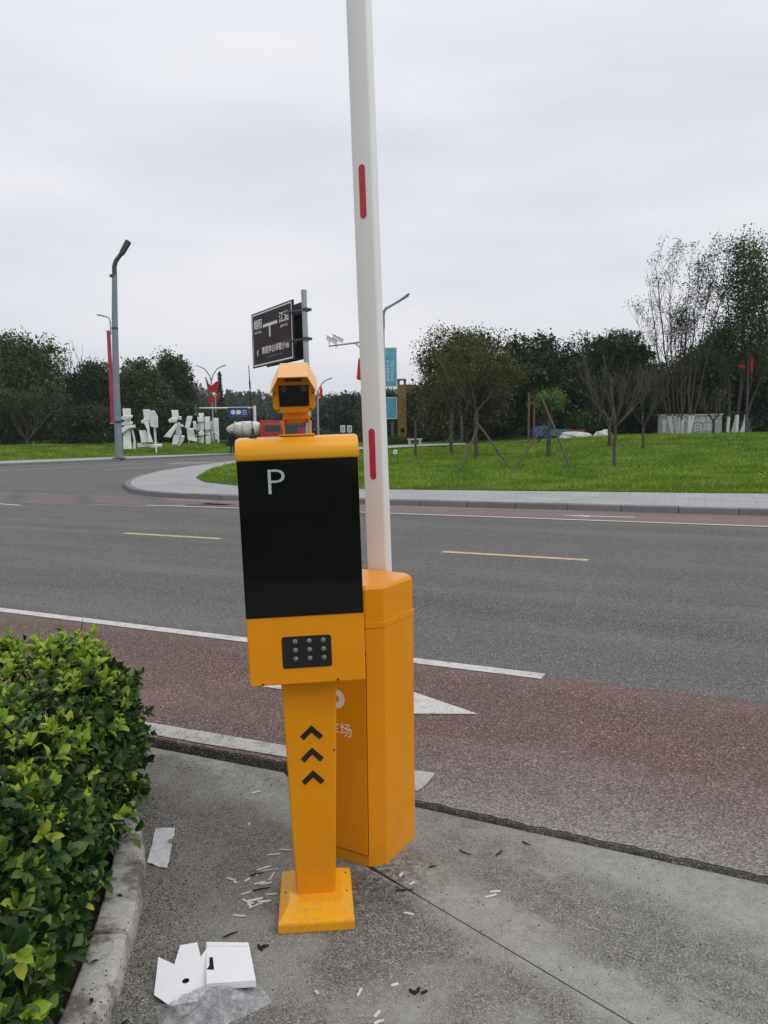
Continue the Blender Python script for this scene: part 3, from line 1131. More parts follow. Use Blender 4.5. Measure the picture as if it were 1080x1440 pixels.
N = 190000
yy = 16.5 + 31 * RNG.uniform(0, 1, N) ** 1.7
xx = (RNG.uniform(-0.04, 1.0, N) * 0.60 - 0.28 + 0.03) * yy
xx = RNG.uniform(-0.27, 0.54, N) * yy
wb = np.interp(xx, [p[0] for p in WALK_BACK], [p[1] for p in WALK_BACK])
dens = RNG.uniform(0, 1, N) < 0.28 + 0.72 * (np.sin(xx * 1.7 + np.sin(yy * 1.1) * 2) * np.sin(yy * 1.3 + xx * 0.6) * 0.5 + 0.5)
ok = (yy > wb - 0.05 * RNG.uniform(0, 1, N) ** 2) & (xx > -6.85) & dens
for tpx_, tY_ in ((584, 34), (636, 36), (670, 33), (773, 32), (865, 26.5), (857, 36), (905, 34), (1003, 45)):
    tx_ = at(tpx_, 605, tY_).x
    dd_ = np.sqrt((xx - tx_) ** 2 + ((yy - tY_) * 0.8) ** 2)
    ok &= dd_ > 0.25 + 0.5 * RNG.uniform(0, 1, N) ** 3
xx, yy = xx[ok], yy[ok]
zz = np.array([lawn_z(a, b) for a, b in zip(xx, yy)]) - 0.01
far_ = (yy - 16) / 30
V, F = blades(np.stack([xx, yy, zz], 1), 0.075 + 0.03 * far_, 0.009 + 0.020 * far_)
gr = link('grass', np_mesh('grass', V, F, ML_GRASS))
tag(gr, 'short bright green grass covering the mound across the road', 'grass', None, 'stuff')
N = 36000
ss, tt = RNG.uniform(1.7, 5.2, N), RNG.uniform(0, 0.26, N)
pts = np.array([left_xy(a, b) for a, b in zip(ss, tt)])
zz = np.array([left_z(a, b) for a, b in pts]) - 0.01
V, F = blades(np.column_stack([pts, zz]), 0.11, 0.035)
gr2 = link('grass', np_mesh('grass', V, F, ML_GRASS))
tag(gr2, 'mown green grass strip below the white sculptures', 'grass', None, 'stuff')

# footpath over the lawn
pa = [on_lawn(x, y) for x, y in ((485, 635), (520, 634.5), (560, 632), (600, 629.5), (655, 627.5))]
pb = [on_lawn(x, y) for x, y in ((485, 632), (520, 631), (560, 628), (600, 626.5), (655, 625.8))]
V, F = [], []
for a, b in zip(pa, pb):
    V += [a + Vector((0, 0, 0.10)), b + Vector((0, 0, 0.10))]
for i in range(len(pa) - 1):
    F.append((2 * i, 2 * i + 2, 2 * i + 3, 2 * i + 1))
fp = link('footpath', np_mesh('footpath', V, F, M_WALK))
fp['kind'] = 'structure'

# ------------------------------------------------------------------ payment terminal
T = thing('parking_terminal', 'yellow parking terminal with black screen, letter P and camera on top', 'parking terminal', (-0.243, 2.535, AZ), R(5))
LEAN = Matrix.Translation((0, 0, 0.7)) @ Matrix.Rotation(R(-1.45), 4, 'Y') @ Matrix.Translation((0, 0, -0.7))
BOXM = Matrix.Translation((-0.006, 0, -0.016)) @ LEAN
# base: chamfered plate with a bevelled plinth and a socket
m = MB()
m.box((0, 0, 0.016), (0.243, 0.31, 0.032))
b_ = m.build('base_plate', M_YEL2, T, bevel=0.004)
m = MB()
hw, hd = 0.1215, 0.155
m.prism([(-hw, -hd), (hw, -hd), (hw, hd), (-hw, hd)], 0.0325, 0.056, 'xyz', top=[(-0.087, -0.082), (0.087, -0.082), (0.087, 0.118), (-0.087, 0.118)])
m.build('plinth', M_YEL2, T, bevel=0.003)
for sx_, yy_ in ((-1, 0.0), (1, -0.01), (1, 0.10)):
    m = MB()
    m.lathe([(0.0035, 0.046), (0.0035, 0.0475), (0.002, 0.048)], 8, (sx_ * 0.101, yy_, 0))
    m.build('screw', M_DARKGAP, T)
# post, tapering to its foot
m = MB()
z0_, z1_ = 0.05, 0.81
m.prism([(-0.064, -0.03), (0.064, -0.03), (0.064, 0.095), (-0.064, 0.095)], z0_, z1_, 'xyz', top=[(-0.089, -0.048), (0.089, -0.048), (0.089, 0.095), (-0.089, 0.095)])
SH = Matrix(((1, 0, -0.012, 0.001), (0, 1, 0, 0), (0, 0, 1, 0), (0, 0, 0, 1)))
m.xf(SH)
post = m.build('post', M_YEL, T, bevel=0.005)


def post_front(z):
    return -0.03 - 0.018 * (z - z0_) / (z1_ - z0_)


for zc in (0.615, 0.540, 0.463):
    m = MB()
    pts_o = [(-0.037, -0.026), (0, 0.010), (0.037, -0.026), (0.025, -0.038 + 0.0), (0, -0.0135), (-0.025, -0.038)]
    pts_o = [(x, z + 0.012) for x, z in pts_o]
    m.prism([(x, z) for x, z in pts_o], -0.0012, 0.0012, 'xzy')
    xm = Matrix.Translation((-0.012 * zc + 0.004, post_front(zc) - 0.0008, zc)) @ Matrix.Rotation(R(-1.4), 4, 'X')
    m.xf(xm)
    m.build('chevron', M_BLK, post)
m = MB()
m.lathe([(0.003, 0.0), (0.003, 0.0015)], 8, axis='y')
m.xf(Matrix.Translation((0.068, post_front(0.55) - 0.0015, 0.55)))
m.build('screw', M_DARKGAP, post)

# cabinet box
m = MB()
m.prism([(-0.1795, 0.815), (0.1795, 0.815), (0.1835, 1.527), (-0.1835, 1.527)], -0.117, 0.07, 'xzy')
m.xf(BOXM)
box = m.build('housing', M_YEL, T, bevel=0.004)
m = MB()
m.prism([(-0.1805, 1.030), (0.1805, 1.030), (0.1825, 1.512), (-0.1825, 1.512)], -0.1195, -0.117, 'xzy')
m.xf(BOXM)
scr = m.build('screen', M_SCREEN, T, bevel=0.001, seg=1)
me = text_mesh('P', 0.112, M_PGREY, 0.0004, sx=1.12, bold=-0.0015)
me.transform(BOXM @ Matrix.Translation((-0.070, -0.1203, 1.443)) @ STAND)
link('letter', me, scr)
# rounded cap
m = MB()
prof = [(-0.1215, 1.512), (-0.1260, 1.514), (-0.1275, 1.520), (-0.1275, 1.532)]
for i in range(9):
    a = math.pi - i / 8 * math.pi / 2
    prof.append((-0.0775 + 0.05 * math.cos(a), 1.532 + 0.046 * math.sin(a)))
prof += [(0.02, 1.582), (0.075, 1.580), (0.0785, 1.575), (0.0785, 1.512)]
vs0 = [(-0.1855, y, z) for y, z in prof]
m.prism([(y, z) for y, z in prof], -0.1855, 0.1855, 'yzx')
m.xf(BOXM)
cap = m.build('cap', M_YEL2, T, bevel=0.003, smooth=True)
# lamp window with nine leds
m = MB()
rr = 0.008
rp_ = []
for cx_, cz_, a0 in ((0.068, 0.042, 0), (-0.068, 0.042, 90), (-0.068, -0.042, 180), (0.068, -0.042, 270)):
    for j in range(5):
        a = R(a0 + j * 22.5)
        rp_.append((cx_ + rr * math.cos(a), cz_ + rr * math.sin(a)))
m.prism(rp_, -0.1192, -0.1165, 'xzy')
m.xf(BOXM @ Matrix.Translation((0.0005, 0, 0.917)))
lp = m.build('light_window', M_BLK, T)
for r_ in range(3):
    for c_ in range(3):
        m = MB()
        m.lathe([(0.0085, -0.0005), (0.0082, -0.0028), (0.006, -0.0055), (0.003, -0.0070), (0.0008, -0.0074)], 12, axis='y')
        m.xf(BOXM @ Matrix.Translation((-0.035 + c_ * 0.0435, -0.119, 0.917 + 0.034 - r_ * 0.0275)))
        m.build('led', M_LED, lp, smooth=True)
for x_, z_ in ((0.092, 0.822), (-0.14, 0.820)):
    m = MB()
    m.lathe([(0.0035, -0.117), (0.0035, -0.119)], 8, (x_, 0, z_), 'y')
    m.xf(BOXM)
    m.build('screw', M_DARKGAP, T)
# camera on its neck
NECK = BOXM
CAMM = BOXM @ Matrix.Translation((-0.002, -0.045, 1.719)) @ Matrix.Rotation(R(13), 4, 'X')
m = MB()
m.box((0.0, 0.012, 1.585), (0.11, 0.085, 0.006))
m.box((-0.040, 0.012, 1.614), (0.005, 0.055, 0.054))
m.box((0.040, 0.012, 1.614), (0.005, 0.055, 0.054))
m.prism([(-0.0405, 1.634), (0.0405, 1.634), (0.036, 1.672), (-0.036, 1.672)], -0.024, -0.018, 'xzy')
m.prism([(-0.0395, 1.622), (0.0395, 1.622), (0.036, 1.672), (-0.036, 1.672)], 0.036, 0.042, 'xzy')
m.xf(BOXM)
neck = m.build('camera_bracket', M_YEL, T, bevel=0.0015)
BOLTS = [([(0.004, -0.0265), (0.004, -0.024)], (0.0, 0, 1.638), 'y')]
for sx_ in (-1, 1):
    for y_ in (0.0, 0.024):
        BOLTS.append(([(0.0045, 0.0), (0.0045, 0.004)], (0.043 * sx_ - 0.002, y_, 1.612), 'x'))
for pf_, o_, ax_ in BOLTS:
    m = MB()
    m.lathe(pf_, 8, o_, ax_)
    m.xf(BOXM)
    m.build('bolt', M_STEEL, neck)
m = MB()    # a slack cable loop behind the bracket
m.tube([BOXM @ Vector(p) for p in ((0.05, 0.02, 1.595), (0.062, 0.03, 1.603), (0.056, 0.04, 1.625), (0.035, 0.05, 1.645), (0.01, 0.05, 1.66))], 0.004, 8)
m.build('cable', M_BLK, neck, smooth=True)
m = MB()
body = [(-0.064, 0.025), (-0.064, -0.040), (-0.046, -0.056), (0.046, -0.056), (0.064, -0.040), (0.064, 0.025), (0.038, 0.056), (-0.038, 0.056)]
m.prism(body, -0.052, 0.16, 'xzy')
m.xf(CAMM)
ch = m.build('camera_housing', M_YEL, T, bevel=0.002)
m = MB()
hood_o = [(-0.072, 0.010), (-0.044, 0.062), (0.044, 0.062), (0.072, 0.010)]
hood_i = [(0.069, 0.010), (0.042, 0.0585), (-0.042, 0.0585), (-0.069, 0.010)]
m.prism(hood_o + hood_i, -0.105, 0.175, 'xzy')
m.xf(CAMM)
hd_ = m.build('hood', M_YEL2, T, bevel=0.0008, seg=1)
m = MB()
m.box((0, -0.0535, -0.004), (0.090, 0.003, 0.064))
m.xf(CAMM)
gl = m.build('front_glass', M_GLASS, ch)
for sx_ in (-1, 1):
    m = MB()
    m.lathe([(0.0105, -0.0555), (0.0105, -0.0562), (0.008, -0.0568), (0.003, -0.0572)], 14, (sx_ * 0.030, 0, 0.017), 'y')
    m.xf(CAMM)
    m.build('lens', plain('lens_grey', (0.05, 0.056, 0.052), 0.25, 0.6) if 'lens_grey' not in MATS else MATS['lens_grey'], ch, smooth=True)
m = MB()
m.box((0, -0.078, 0.0555), (0.062, 0.03, 0.003))
m.box((0, -0.060, 0.044), (0.05, 0.012, 0.006))
m.xf(CAMM)
m.build('light_strip', M_ORANGEWOOD, ch)
for x_, z_ in ((-0.058, 0.004), (0.058, 0.004), (-0.048, -0.046), (0.048, -0.046)):
    m = MB()
    m.lathe([(0.003, -0.052), (0.003, -0.0545)], 8, (x_, 0, z_), 'y')
    m.xf(CAMM)
    m.build('screw', M_BLK, ch)
# whip antenna on a magnetic foot
m = MB()
AX = Vector((-0.137, -0.02, 1.5805))
pa_ = [BOXM @ (AX + Vector((-0.0035 * t, 0.0, t))) for t in (0.028, 0.10, 0.15, 0.155, 0.172, 0.177, 0.224)]
m.tube(pa_, [0.0016, 0.0016, 0.0016, 0.0028, 0.0028, 0.0016, 0.0012], 8)
m.lathe([(0.0125, 0.0), (0.0125, 0.006), (0.006, 0.012), (0.0035, 0.03)], 16, BOXM @ AX)
m.build('antenna', M_BLK, T, smooth=True)

# ------------------------------------------------------------------ barrier gate
G = thing('barrier_gate', 'yellow barrier gate cabinet with its white boom arm raised upright', 'barrier gate', (-0.079, 2.945, AZ), R(-30))


def oct_(w, d, c):
    return [(-w + c, -d), (w - c, -d), (w, -d + c), (w, d - c), (w - c, d), (-w + c, d), (-w, d - c), (-w, -d + c)]


m = MB()
m.prism(oct_(0.15, 0.158, 0.048), 0.0, 0.884, 'xyz')
m.build('cabinet', M_YELG, G, bevel=0.0016)
m = MB()
m.prism(oct_(0.1525, 0.1605, 0.049), 0.885, 0.908, 'xyz')
m.prism(oct_(0.1475, 0.1555, 0.047), 0.908, 1.022, 'xyz')
m.prism(oct_(0.1475, 0.1555, 0.047), 1.022, 1.035, 'xyz', top=oct_(0.140, 0.148, 0.043))
m.build('lid', M_YELG, G, bevel=0.0014)
m = MB()
m.box((-0.001, -0.1583, 0.4205), (0.206, 0.0022, 0.757))
m.build('door_gap', M_DARKGAP, G)
m = MB()
m.box((-0.001, -0.1597, 0.4205), (0.2015, 0.0044, 0.7525))
door = m.build('door', M_YELG, G, bevel=0.0015)
me = text_mesh('P', 0.178, M_PRINTW, 0.0004, bold=0.003)
me.transform(Matrix.Translation((-0.036, -0.1622, 0.578)) @ STAND)
link('letter', me, door)
me = text_mesh('停车场', 0.054, M_PRINTW, 0.0004, bold=0.0003)
me.transform(Matrix.Translation((-0.040, -0.1622, 0.496)) @ STAND)
link('lettering', me, door)
m = MB()
m.tube([(-0.12, -0.19, 0.003), (-0.09, -0.175, 0.012), (-0.07, -0.165, 0.010), (-0.05, -0.14, 0.006)], 0.004, 6)
m.tube([(-0.13, -0.18, 0.003), (-0.10, -0.19, 0.016), (-0.06, -0.17, 0.012), (-0.05, -0.15, 0.006)], 0.0035, 6)
m.build('cable', M_BLK, G, smooth=True)
# boom: stands just behind the cabinet, leaning a degree
LXA, LYA = -0.034, 0.200
ARM = Matrix.Translation((LXA, LYA, 0.62)) @ Matrix.Rotation(R(-1.6), 4, 'Y')
m = MB()
c_ = 0.010
AW, AD = 0.0465, 0.0255
arm_sec = [(-AW + c_, -AD), (AW - c_, -AD), (AW - 0.003, -AD + 0.003), (AW, -AD + c_), (AW, AD - c_), (AW - c_, AD), (-AW + c_, AD), (-AW, AD - c_), (-AW, -AD + c_), (-AW + 0.003, -AD + 0.003)]
m.prism(arm_sec, 0.0, 3.55, 'xyz')
m.xf(ARM)
arm = m.build('boom_arm', M_ARM, G, bevel=0.004, seg=3, smooth=True)
m = MB()
m.box((0, 0, 3.56), (0.098, 0.056, 0.03))
m.xf(ARM)
m.build('end_cap', M_BLK, arm, bevel=0.004)
for zw in (0.84, 1.835, 2.83):
    m = MB()
    w_, h_ = 0.0135, 0.10
    pl_ = []
    for j in range(9):
        a = math.pi * j / 8
        pl_.append((w_ * math.cos(a), h_ - w_ + w_ * math.sin(a)))
    for j in range(9):
        a = math.pi + math.pi * j / 8
        pl_.append((w_ * math.cos(a), -h_ + w_ + w_ * math.sin(a)))
    m.prism(pl_, -0.0272, -0.0250, 'xzy')
    m.xf(ARM @ Matrix.Translation((0.000, 0, zw + 0.028)))
    m.build('reflector', M_REFL, arm)
m = MB()
m.lathe([(0.055, 0.153), (0.055, 0.17), (0.03, 0.172), (0.03, 0.18)], 20, (LXA, 0, 0.76), 'y')
m.build('arm_hub', M_STEEL, G, smooth=True)

# ------------------------------------------------------------------ kerb stones of the planting bed
KERB_IN = [(-0.70, 1.35), (-0.735, 1.75), (-0.755 * q, 2.017 * q), (-0.792 * q, 2.287 * q), (-0.817 * q, 2.465 * q), (-0.88 * q, 2.766 * q), (-0.918 * q, 2.869 * q), (-1.017 * q, 3.123 * q), (-1.10 * q, 3.30 * q), (-1.21, 3.52), (-1.36, 3.72)]
KI = smooth_poly(KERB_IN, 2)
bed_kerb = structure('kerb')


def arc_len(pts):
    out = [0]
    for a, b in zip(pts[:-1], pts[1:]):
        out.append(out[-1] + math.hypot(b[0] - a[0], b[1] - a[1]))
    return out


AL = arc_len(KI)


def along(s):
    xs_ = [p[0] for p in KI]
    ys_ = [p[1] for p in KI]
    return Vector((float(np.interp(s, AL, xs_)), float(np.interp(s, AL, ys_))))


joints = [0.0, 0.48, 0.945, 1.345, 1.80, 2.25, AL[-1]]
for a, b in zip(joints[:-1], joints[1:]):
    m = MB()
    secs = []
    ns = 9
    tw = random.gauss(0, 0.004)
    for i in range(ns):
        s_ = a + 0.006 + (b - a - 0.012) * i / (ns - 1)
        p = along(s_)
        d = (along(min(AL[-1], s_ + 0.02)) - along(max(0, s_ - 0.02))).normalized()
        nn = Vector((-d.y, d.x))          # towards the bed (left of the walking direction)
        prof = [(0.0, -0.06), (0.002, 0.045), (0.008, 0.064), (0.022, 0.074), (0.045, 0.078), (0.105, 0.078), (0.113, 0.072), (0.113, -0.06)]
        secs.append([Vector((p.x + nn.x * w_, p.y + nn.y * w_, AZ + h_ + tw + random.gauss(0, 0.0012))) for w_, h_ in prof])
    npf = len(secs[0])
    vs = [v for s_ in secs for v in s_]
    fs = []
    for i in range(ns - 1):
        for j in range(npf):
            k1, k2 = i * npf + j, i * npf + (j + 1) % npf
            fs.append((k1, k2, k2 + npf, k1 + npf))
    fs.append(tuple(range(npf - 1, -1, -1)))
    fs.append(tuple(range((ns - 1) * npf, ns * npf)))
    m.add(vs, fs)
    m.build('kerb_stone', M_KERBN, bed_kerb, bevel=0.004, smooth=True)
bedpoly = [(p.x, p.y) for p in [along(s_) + Vector((-0.09, 0.02)) for s_ in np.linspace(0, AL[-1], 30)]] + [(-1.6, 3.95), (-4.5, 5.1), (-4.5, 1.2)]
sb = ngon_sheet('soil', bedpoly, 0.02, M_SOIL, thick=0.12)
sb['kind'] = 'structure'

# ------------------------------------------------------------------ hedge
H = thing('hedge', 'dense green hedge with yellow green shoots beside the concrete kerb', 'hedge', (-1.7, 2.6, AZ))
HO = np.array([-1.7, 2.6, AZ])
XR = [(0.8, -0.83), (1.9, -0.945), (2.24, -0.975), (2.56, -1.035), (2.75, -1.04), (3.1, -1.09), (3.3, -1.15), (3.6, -1.27), (3.9, -1.5)]


def hedge_edge(y):
    return np.interp(y, [p[0] for p in XR], [p[1] for p in XR])


def hedge_top(x, y):
    e = hedge_edge(y) - x                   # distance inside from the path side
    b = 3.78 - y + 0.10 * np.sin(x * 5) - 0.13 * np.clip(-1.1 - x, 0, 3) * 0   # distance inside from the far end
    d = np.minimum(np.clip(e, 0, 1), np.clip(b, 0, 1))
    t = np.clip(d / 0.26, 0, 1)
    return 0.40 + 0.22 * np.sqrt(1 - (1 - t) ** 2) + 0.035 * np.sin(x * 7 + y * 5) + 0.025 * np.sin(x * 13 - y * 11)


def leaf_template(fold=0.25, curl=0.25, n=4):
    """pointed oval leaf along +Y, unit length, unit width; eight facets with a folded midrib"""
    prof = [(0.0, 0.08), (0.22, 0.74), (0.50, 1.0), (0.78, 0.80), (1.0, 0.03)]
    V, F = [], []
    for t, w_ in prof:
        z = curl * t * t * -0.6
        V += [(-0.5 * w_, t, z + fold * 0.5 * w_), (0, t, z), (0.5 * w_, t, z + fold * 0.5 * w_)]
    for i in range(len(prof) - 1):
        a = i * 3
        F += [(a, a + 1, a + 4, a + 3), (a + 1, a + 2, a + 5, a + 4)]
    return np.array(V), np.array(F)


LT_V, LT_F = leaf_template()


def leaf_frames(P, D, UP, L, Wd):
    """world matrices (n,3,3) whose Y runs along the leaf"""
    D = D / np.linalg.norm(D, axis=1, keepdims=True)
    X = np.cross(D, UP)
    X /= np.linalg.norm(X, axis=1, keepdims=True) + 1e-9
    Z = np.cross(X, D)
    return np.stack([X * Wd[:, None], D * L[:, None], Z * L[:, None]], 2)


def stamp(P, M3):
    V = np.einsum('nij,kj->nki', M3, LT_V) + P[:, None, :]
    k_ = len(LT_V)
    F = (LT_F[None] + (np.arange(len(P)) * k_)[:, None, None]).reshape(-1, 4)
    return V.reshape(-1, 3), F


# shoot tips
tips, axes, young = [], [], []
n_top = 1700
yy = RNG.uniform(1.0, 3.76, n_top)
xx = hedge_edge(yy) - RNG.uniform(0.0, 1.0, n_top) ** 1.25 * 2.0
keep = (xx > -0.62 * yy - 0.35)
xx, yy = xx[keep], yy[keep]
zz = hedge_top(xx, yy) + RNG.normal(size=len(xx)) * 0.028
tips.append(np.column_stack([xx, yy, zz]))
axes.append(np.column_stack([RNG.normal(size=len(xx)) * 0.28 + 0.10, RNG.normal(size=len(xx)) * 0.28, np.ones(len(xx))]))
young.append(RNG.uniform(0, 1, len(xx)) < np.clip(0.12 + (yy - 2.1) * 0.72, 0.10, 0.95))
n_side = 1400
yy = RNG.uniform(1.15, 3.75, n_side)
zz = RNG.uniform(0.06, 0.56, n_side)
xx = hedge_edge(yy) + 0.055 * np.sin(zz / 0.56 * np.pi) - np.clip(zz - 0.36, 0, 1) ** 2 * 2.2 + RNG.normal(size=n_side) * 0.04 - np.clip(0.22 - zz, 0, 1) * 0.40
tips.append(np.column_stack([xx, yy, zz]))
axes.append(np.column_stack([np.ones(n_side) * 0.9 + RNG.normal(size=n_side) * 0.35, RNG.normal(size=n_side) * 0.5 - 0.15, 0.55 + RNG.normal(size=n_side) * 0.35]))
young.append(RNG.uniform(0, 1, n_side) < np.where(zz > 0.43, 0.30, 0.05))
n_back = 260
xx = RNG.uniform(-2.9, -1.46, n_back)
zz = RNG.uniform(0.08, 0.55, n_back)
yy = 3.74 + RNG.normal(size=n_back) * 0.04
tips.append(np.column_stack([xx, yy, zz]))
axes.append(np.column_stack([RNG.normal(size=n_back) * 0.4, np.ones(n_back), 0.5 + RNG.normal(size=n_back) * 0.3]))
young.append(RNG.uniform(0, 1, n_back) < 0.35)
tips, axes, young = np.concatenate(tips), np.concatenate(axes), np.concatenate(young)
axes /= np.linalg.norm(axes, axis=1, keepdims=True)

LP, LD, LU, LL, LW, LY = [], [], [], [], [], []
for tp_, ax_, yg in zip(tips, axes, young):
    nl = random.randint(5, 9)
    x_ = np.cross(ax_, (0.3, 0.2, 0.9))
    x_ /= np.linalg.norm(x_)
    y_ = np.cross(ax_, x_)
    a0 = random.uniform(0, 6.28)
    sc = random.uniform(0.65, 1.3)
    for i in range(nl):
        az = a0 + i * 2.4
        inner = i < 3
        el = random.uniform(0.25, 0.55) if inner else random.uniform(0.65, 1.25)
        rad = x_ * math.cos(az) + y_ * math.sin(az)
        d_ = ax_ * math.cos(el) + rad * math.sin(el)
        LP.append(tp_ - ax_ * (0.0 if inner else random.uniform(0.008, 0.035)) * sc)
        LD.append(d_)
        LU.append(ax_ * 0.9 + rad * -0.5 + np.array([0, 0, 0.25]))
        L_ = sc * (random.uniform(0.030, 0.044) if inner else random.uniform(0.034, 0.056))
        LL.append(L_)
        LW.append(L_ * random.uniform(0.44, 0.60))
        LY.append(bool(yg) and (inner or random.random() < 0.74))
# inner mass of older leaves
n_in = 9000
yy = RNG.uniform(1.0, 3.7, n_in)
xx = hedge_edge(yy) - RNG.uniform(0.02, 1.0, n_in) ** 1.3 * 1.9 + 0.01
zz = RNG.uniform(0.04, 1.0, n_in) ** 0.8 * (hedge_top(xx, yy) - 0.02)
LP = np.concatenate([np.array(LP), np.column_stack([xx, yy, zz])])
dd = RNG.normal(size=(n_in, 3)) + np.array([0.35, -0.1, 0.25])
LD = np.concatenate([np.array(LD), dd])
uu = RNG.normal(size=(n_in, 3)) * 0.5 + np.array([0.3, -0.2, 0.9])
LU = np.concatenate([np.array(LU), uu])
li = RNG.uniform(0.036, 0.060, n_in)
LL = np.concatenate([np.array(LL), li])
LW = np.concatenate([np.array(LW), li * RNG.uniform(0.42, 0.56, n_in)])
LY = np.concatenate([np.array(LY, bool), np.zeros(n_in, bool)])
outer_n = len(LP) - n_in
M3 = leaf_frames(LP, LD, LU, LL, LW)
# the leaves that show largest are single parts, the rest one mass
dist = np.sqrt((LP[:, 0]) ** 2 + LP[:, 1] ** 2 + (LP[:, 2] - EYE) ** 2)
ang = LP[:, 0] / LP[:, 1]
face = np.abs(np.einsum('nj,nj->n', M3[:, :, 2] / LL[:, None], LP - np.array([0, 0, EYE]))) / dist
depthin = np.where(np.arange(len(LP)) < outer_n, 0, 1)
score = LL * LW * face / dist ** 2 * (depthin == 0) * (ang > -0.47) * (LP[:, 1] > 1.85)
# only those near the outside of the hedge
order = np.argsort(-score)[:300]
single = np.zeros(len(LP), bool)
single[order] = True
lm_old = np_mesh('leaf', LT_V, LT_F, ML_OBJ_OLD)
lm_new = np_mesh('leaf', LT_V, LT_F, ML_OBJ_NEW)
for i in order:
    o_ = link('leaf', lm_new if LY[i] else lm_old, H)
    mm = Matrix([list(M3[i][r_]) + [LP[i][r_] - HO[r_]] for r_ in range(3)] + [[0, 0, 0, 1]])
    o_.matrix_local = mm
rest = ~single
idx = np.where(rest)[0]
V, F = stamp(LP[idx] - HO, M3[idx])
fo = link('foliage', np_mesh('foliage', V, F, [ML_HEDGE_OLD, ML_HEDGE_NEW], np.repeat(LY[idx].astype(int), len(LT_F))), H)
fo['kind'] = 'stuff'
m = MB()
for i in range(130):
    y_ = random.uniform(1.3, 3.65)
    x_ = float(hedge_edge(y_)) - random.uniform(0.08, 1.2)
    zt_ = float(hedge_top(np.array(x_), np.array(y_)))
    b0 = Vector((x_ + random.gauss(0, 0.06), y_ + random.gauss(0, 0.06), 0.0)) - Vector(HO)
    b1 = Vector((x_, y_, zt_ - 0.03)) - Vector(HO)
    m.tube(curve_pts(b0, b1, 4, 0.05, 0.06), [0.006, 0.0045, 0.0035, 0.002], 5, cap=False)
for (x_, y_, h_) in ((-1.42, 3.35, 0.74), (-1.35, 3.42, 0.76), (-1.95, 3.3, 0.78), (-1.85, 2.7, 0.72)):
    m.tube(curve_pts(Vector((x_, y_, 0.4)) - Vector(HO), Vector((x_ + 0.03, y_, h_)) - Vector(HO), 4, 0.03, 0.03), [0.003, 0.0025, 0.002, 0.0012], 5)
m.build('stem', M_BARK, H, smooth=True)

# ------------------------------------------------------------------ litter on the concrete
def bent_sheet(poly, z, mat, name, parent=None, thick=0.0012, f=None):
    m = MB()
    n = len(poly)
    top = [Vector((x, y, (f(x, y) if f else z))) for x, y in poly]
    vs = top + [p - Vector((0, 0, thick)) for p in top]
    fs = [tuple(range(n)), tuple(range(2 * n - 1, n - 1, -1))] + [(i, n + i, n + (i + 1) % n, (i + 1) % n) for i in range(n)]
    m.add(vs, fs)
    return m.build(name, mat, parent)


CB = thing('paper_box', 'opened white card box with a round hole in its flap', 'box', (-0.52, 2.19, AZ))


def L_(x, y, z):
    return Vector((x + 0.52, y - 2.19, z))


# tray part: a shallow box lying open, its near edge propped up
BM_ = Matrix.Translation((-0.471 + 0.52, 2.200 - 2.19, 0.020)) @ Matrix.Rotation(R(-4), 4, 'X')
m = MB()
m.prism([(-0.045, -0.103), (0.093, -0.090), (0.042, 0.092), (-0.090, 0.098)], -0.008, 0.0125, 'xyz')
m.xf(BM_)
tray = m.build('tray', M_PAPER, CB, bevel=0.0012)
m = MB()
m.prism([(-0.084, 0.080), (0.046, 0.075), (0.0405, 0.0935), (-0.0885, 0.0995)], 0.0130, 0.0150, 'xyz')
m.xf(BM_)
m.build('lip', M_PAPER, tray, bevel=0.0006, seg=1)
m = MB()
m.prism([(-0.058, -0.038), (-0.036, -0.040), (-0.053, 0.022), (-0.063, 0.022), (-0.054, -0.020)], 0.0122, 0.0131, 'xyz')
m.xf(BM_)
m.build('slot', M_DARKGAP, tray)
m = MB()
flap = [(-0.662, 2.092), (-0.606, 2.050), (-0.534, 2.064), (-0.514, 2.105), (-0.520, 2.24), (-0.552, 2.262), (-0.562, 2.232), (-0.586, 2.292), (-0.636, 2.284), (-0.634, 2.205), (-0.690, 2.238)]
hole = [(-0.584 + 0.0105 * math.cos(a), 2.139 + 0.0105 * math.sin(a)) for a in np.linspace(0, 2 * math.pi, 15)[:-1]]


def flap_z(x, y):
    return 0.010 + 0.085 * (y - 2.05) + 0.03 * (x + 0.62)


# ring between outline and hole so the hole is a real opening
bm = bmesh.new()
oe = [bm.verts.new(L_(x, y, flap_z(x, y))) for x, y in flap]
he = [bm.verts.new(L_(x, y, flap_z(x, y))) for x, y in hole]
eds = [bm.edges.new((oe[i], oe[(i + 1) % len(oe)])) for i in range(len(oe))] + [bm.edges.new((he[i], he[(i + 1) % len(he)])) for i in range(len(he))]
bmesh.ops.triangle_fill(bm, edges=eds, use_beauty=True)
bmesh.ops.recalc_face_normals(bm, faces=bm.faces)
bmesh.ops.solidify(bm, geom=bm.faces[:], thickness=0.0012)
me = bpy.data.meshes.new('flap')
bm.to_mesh(me)
bm.free()
me.materials.append(M_PAPER)
link('flap', me, CB)

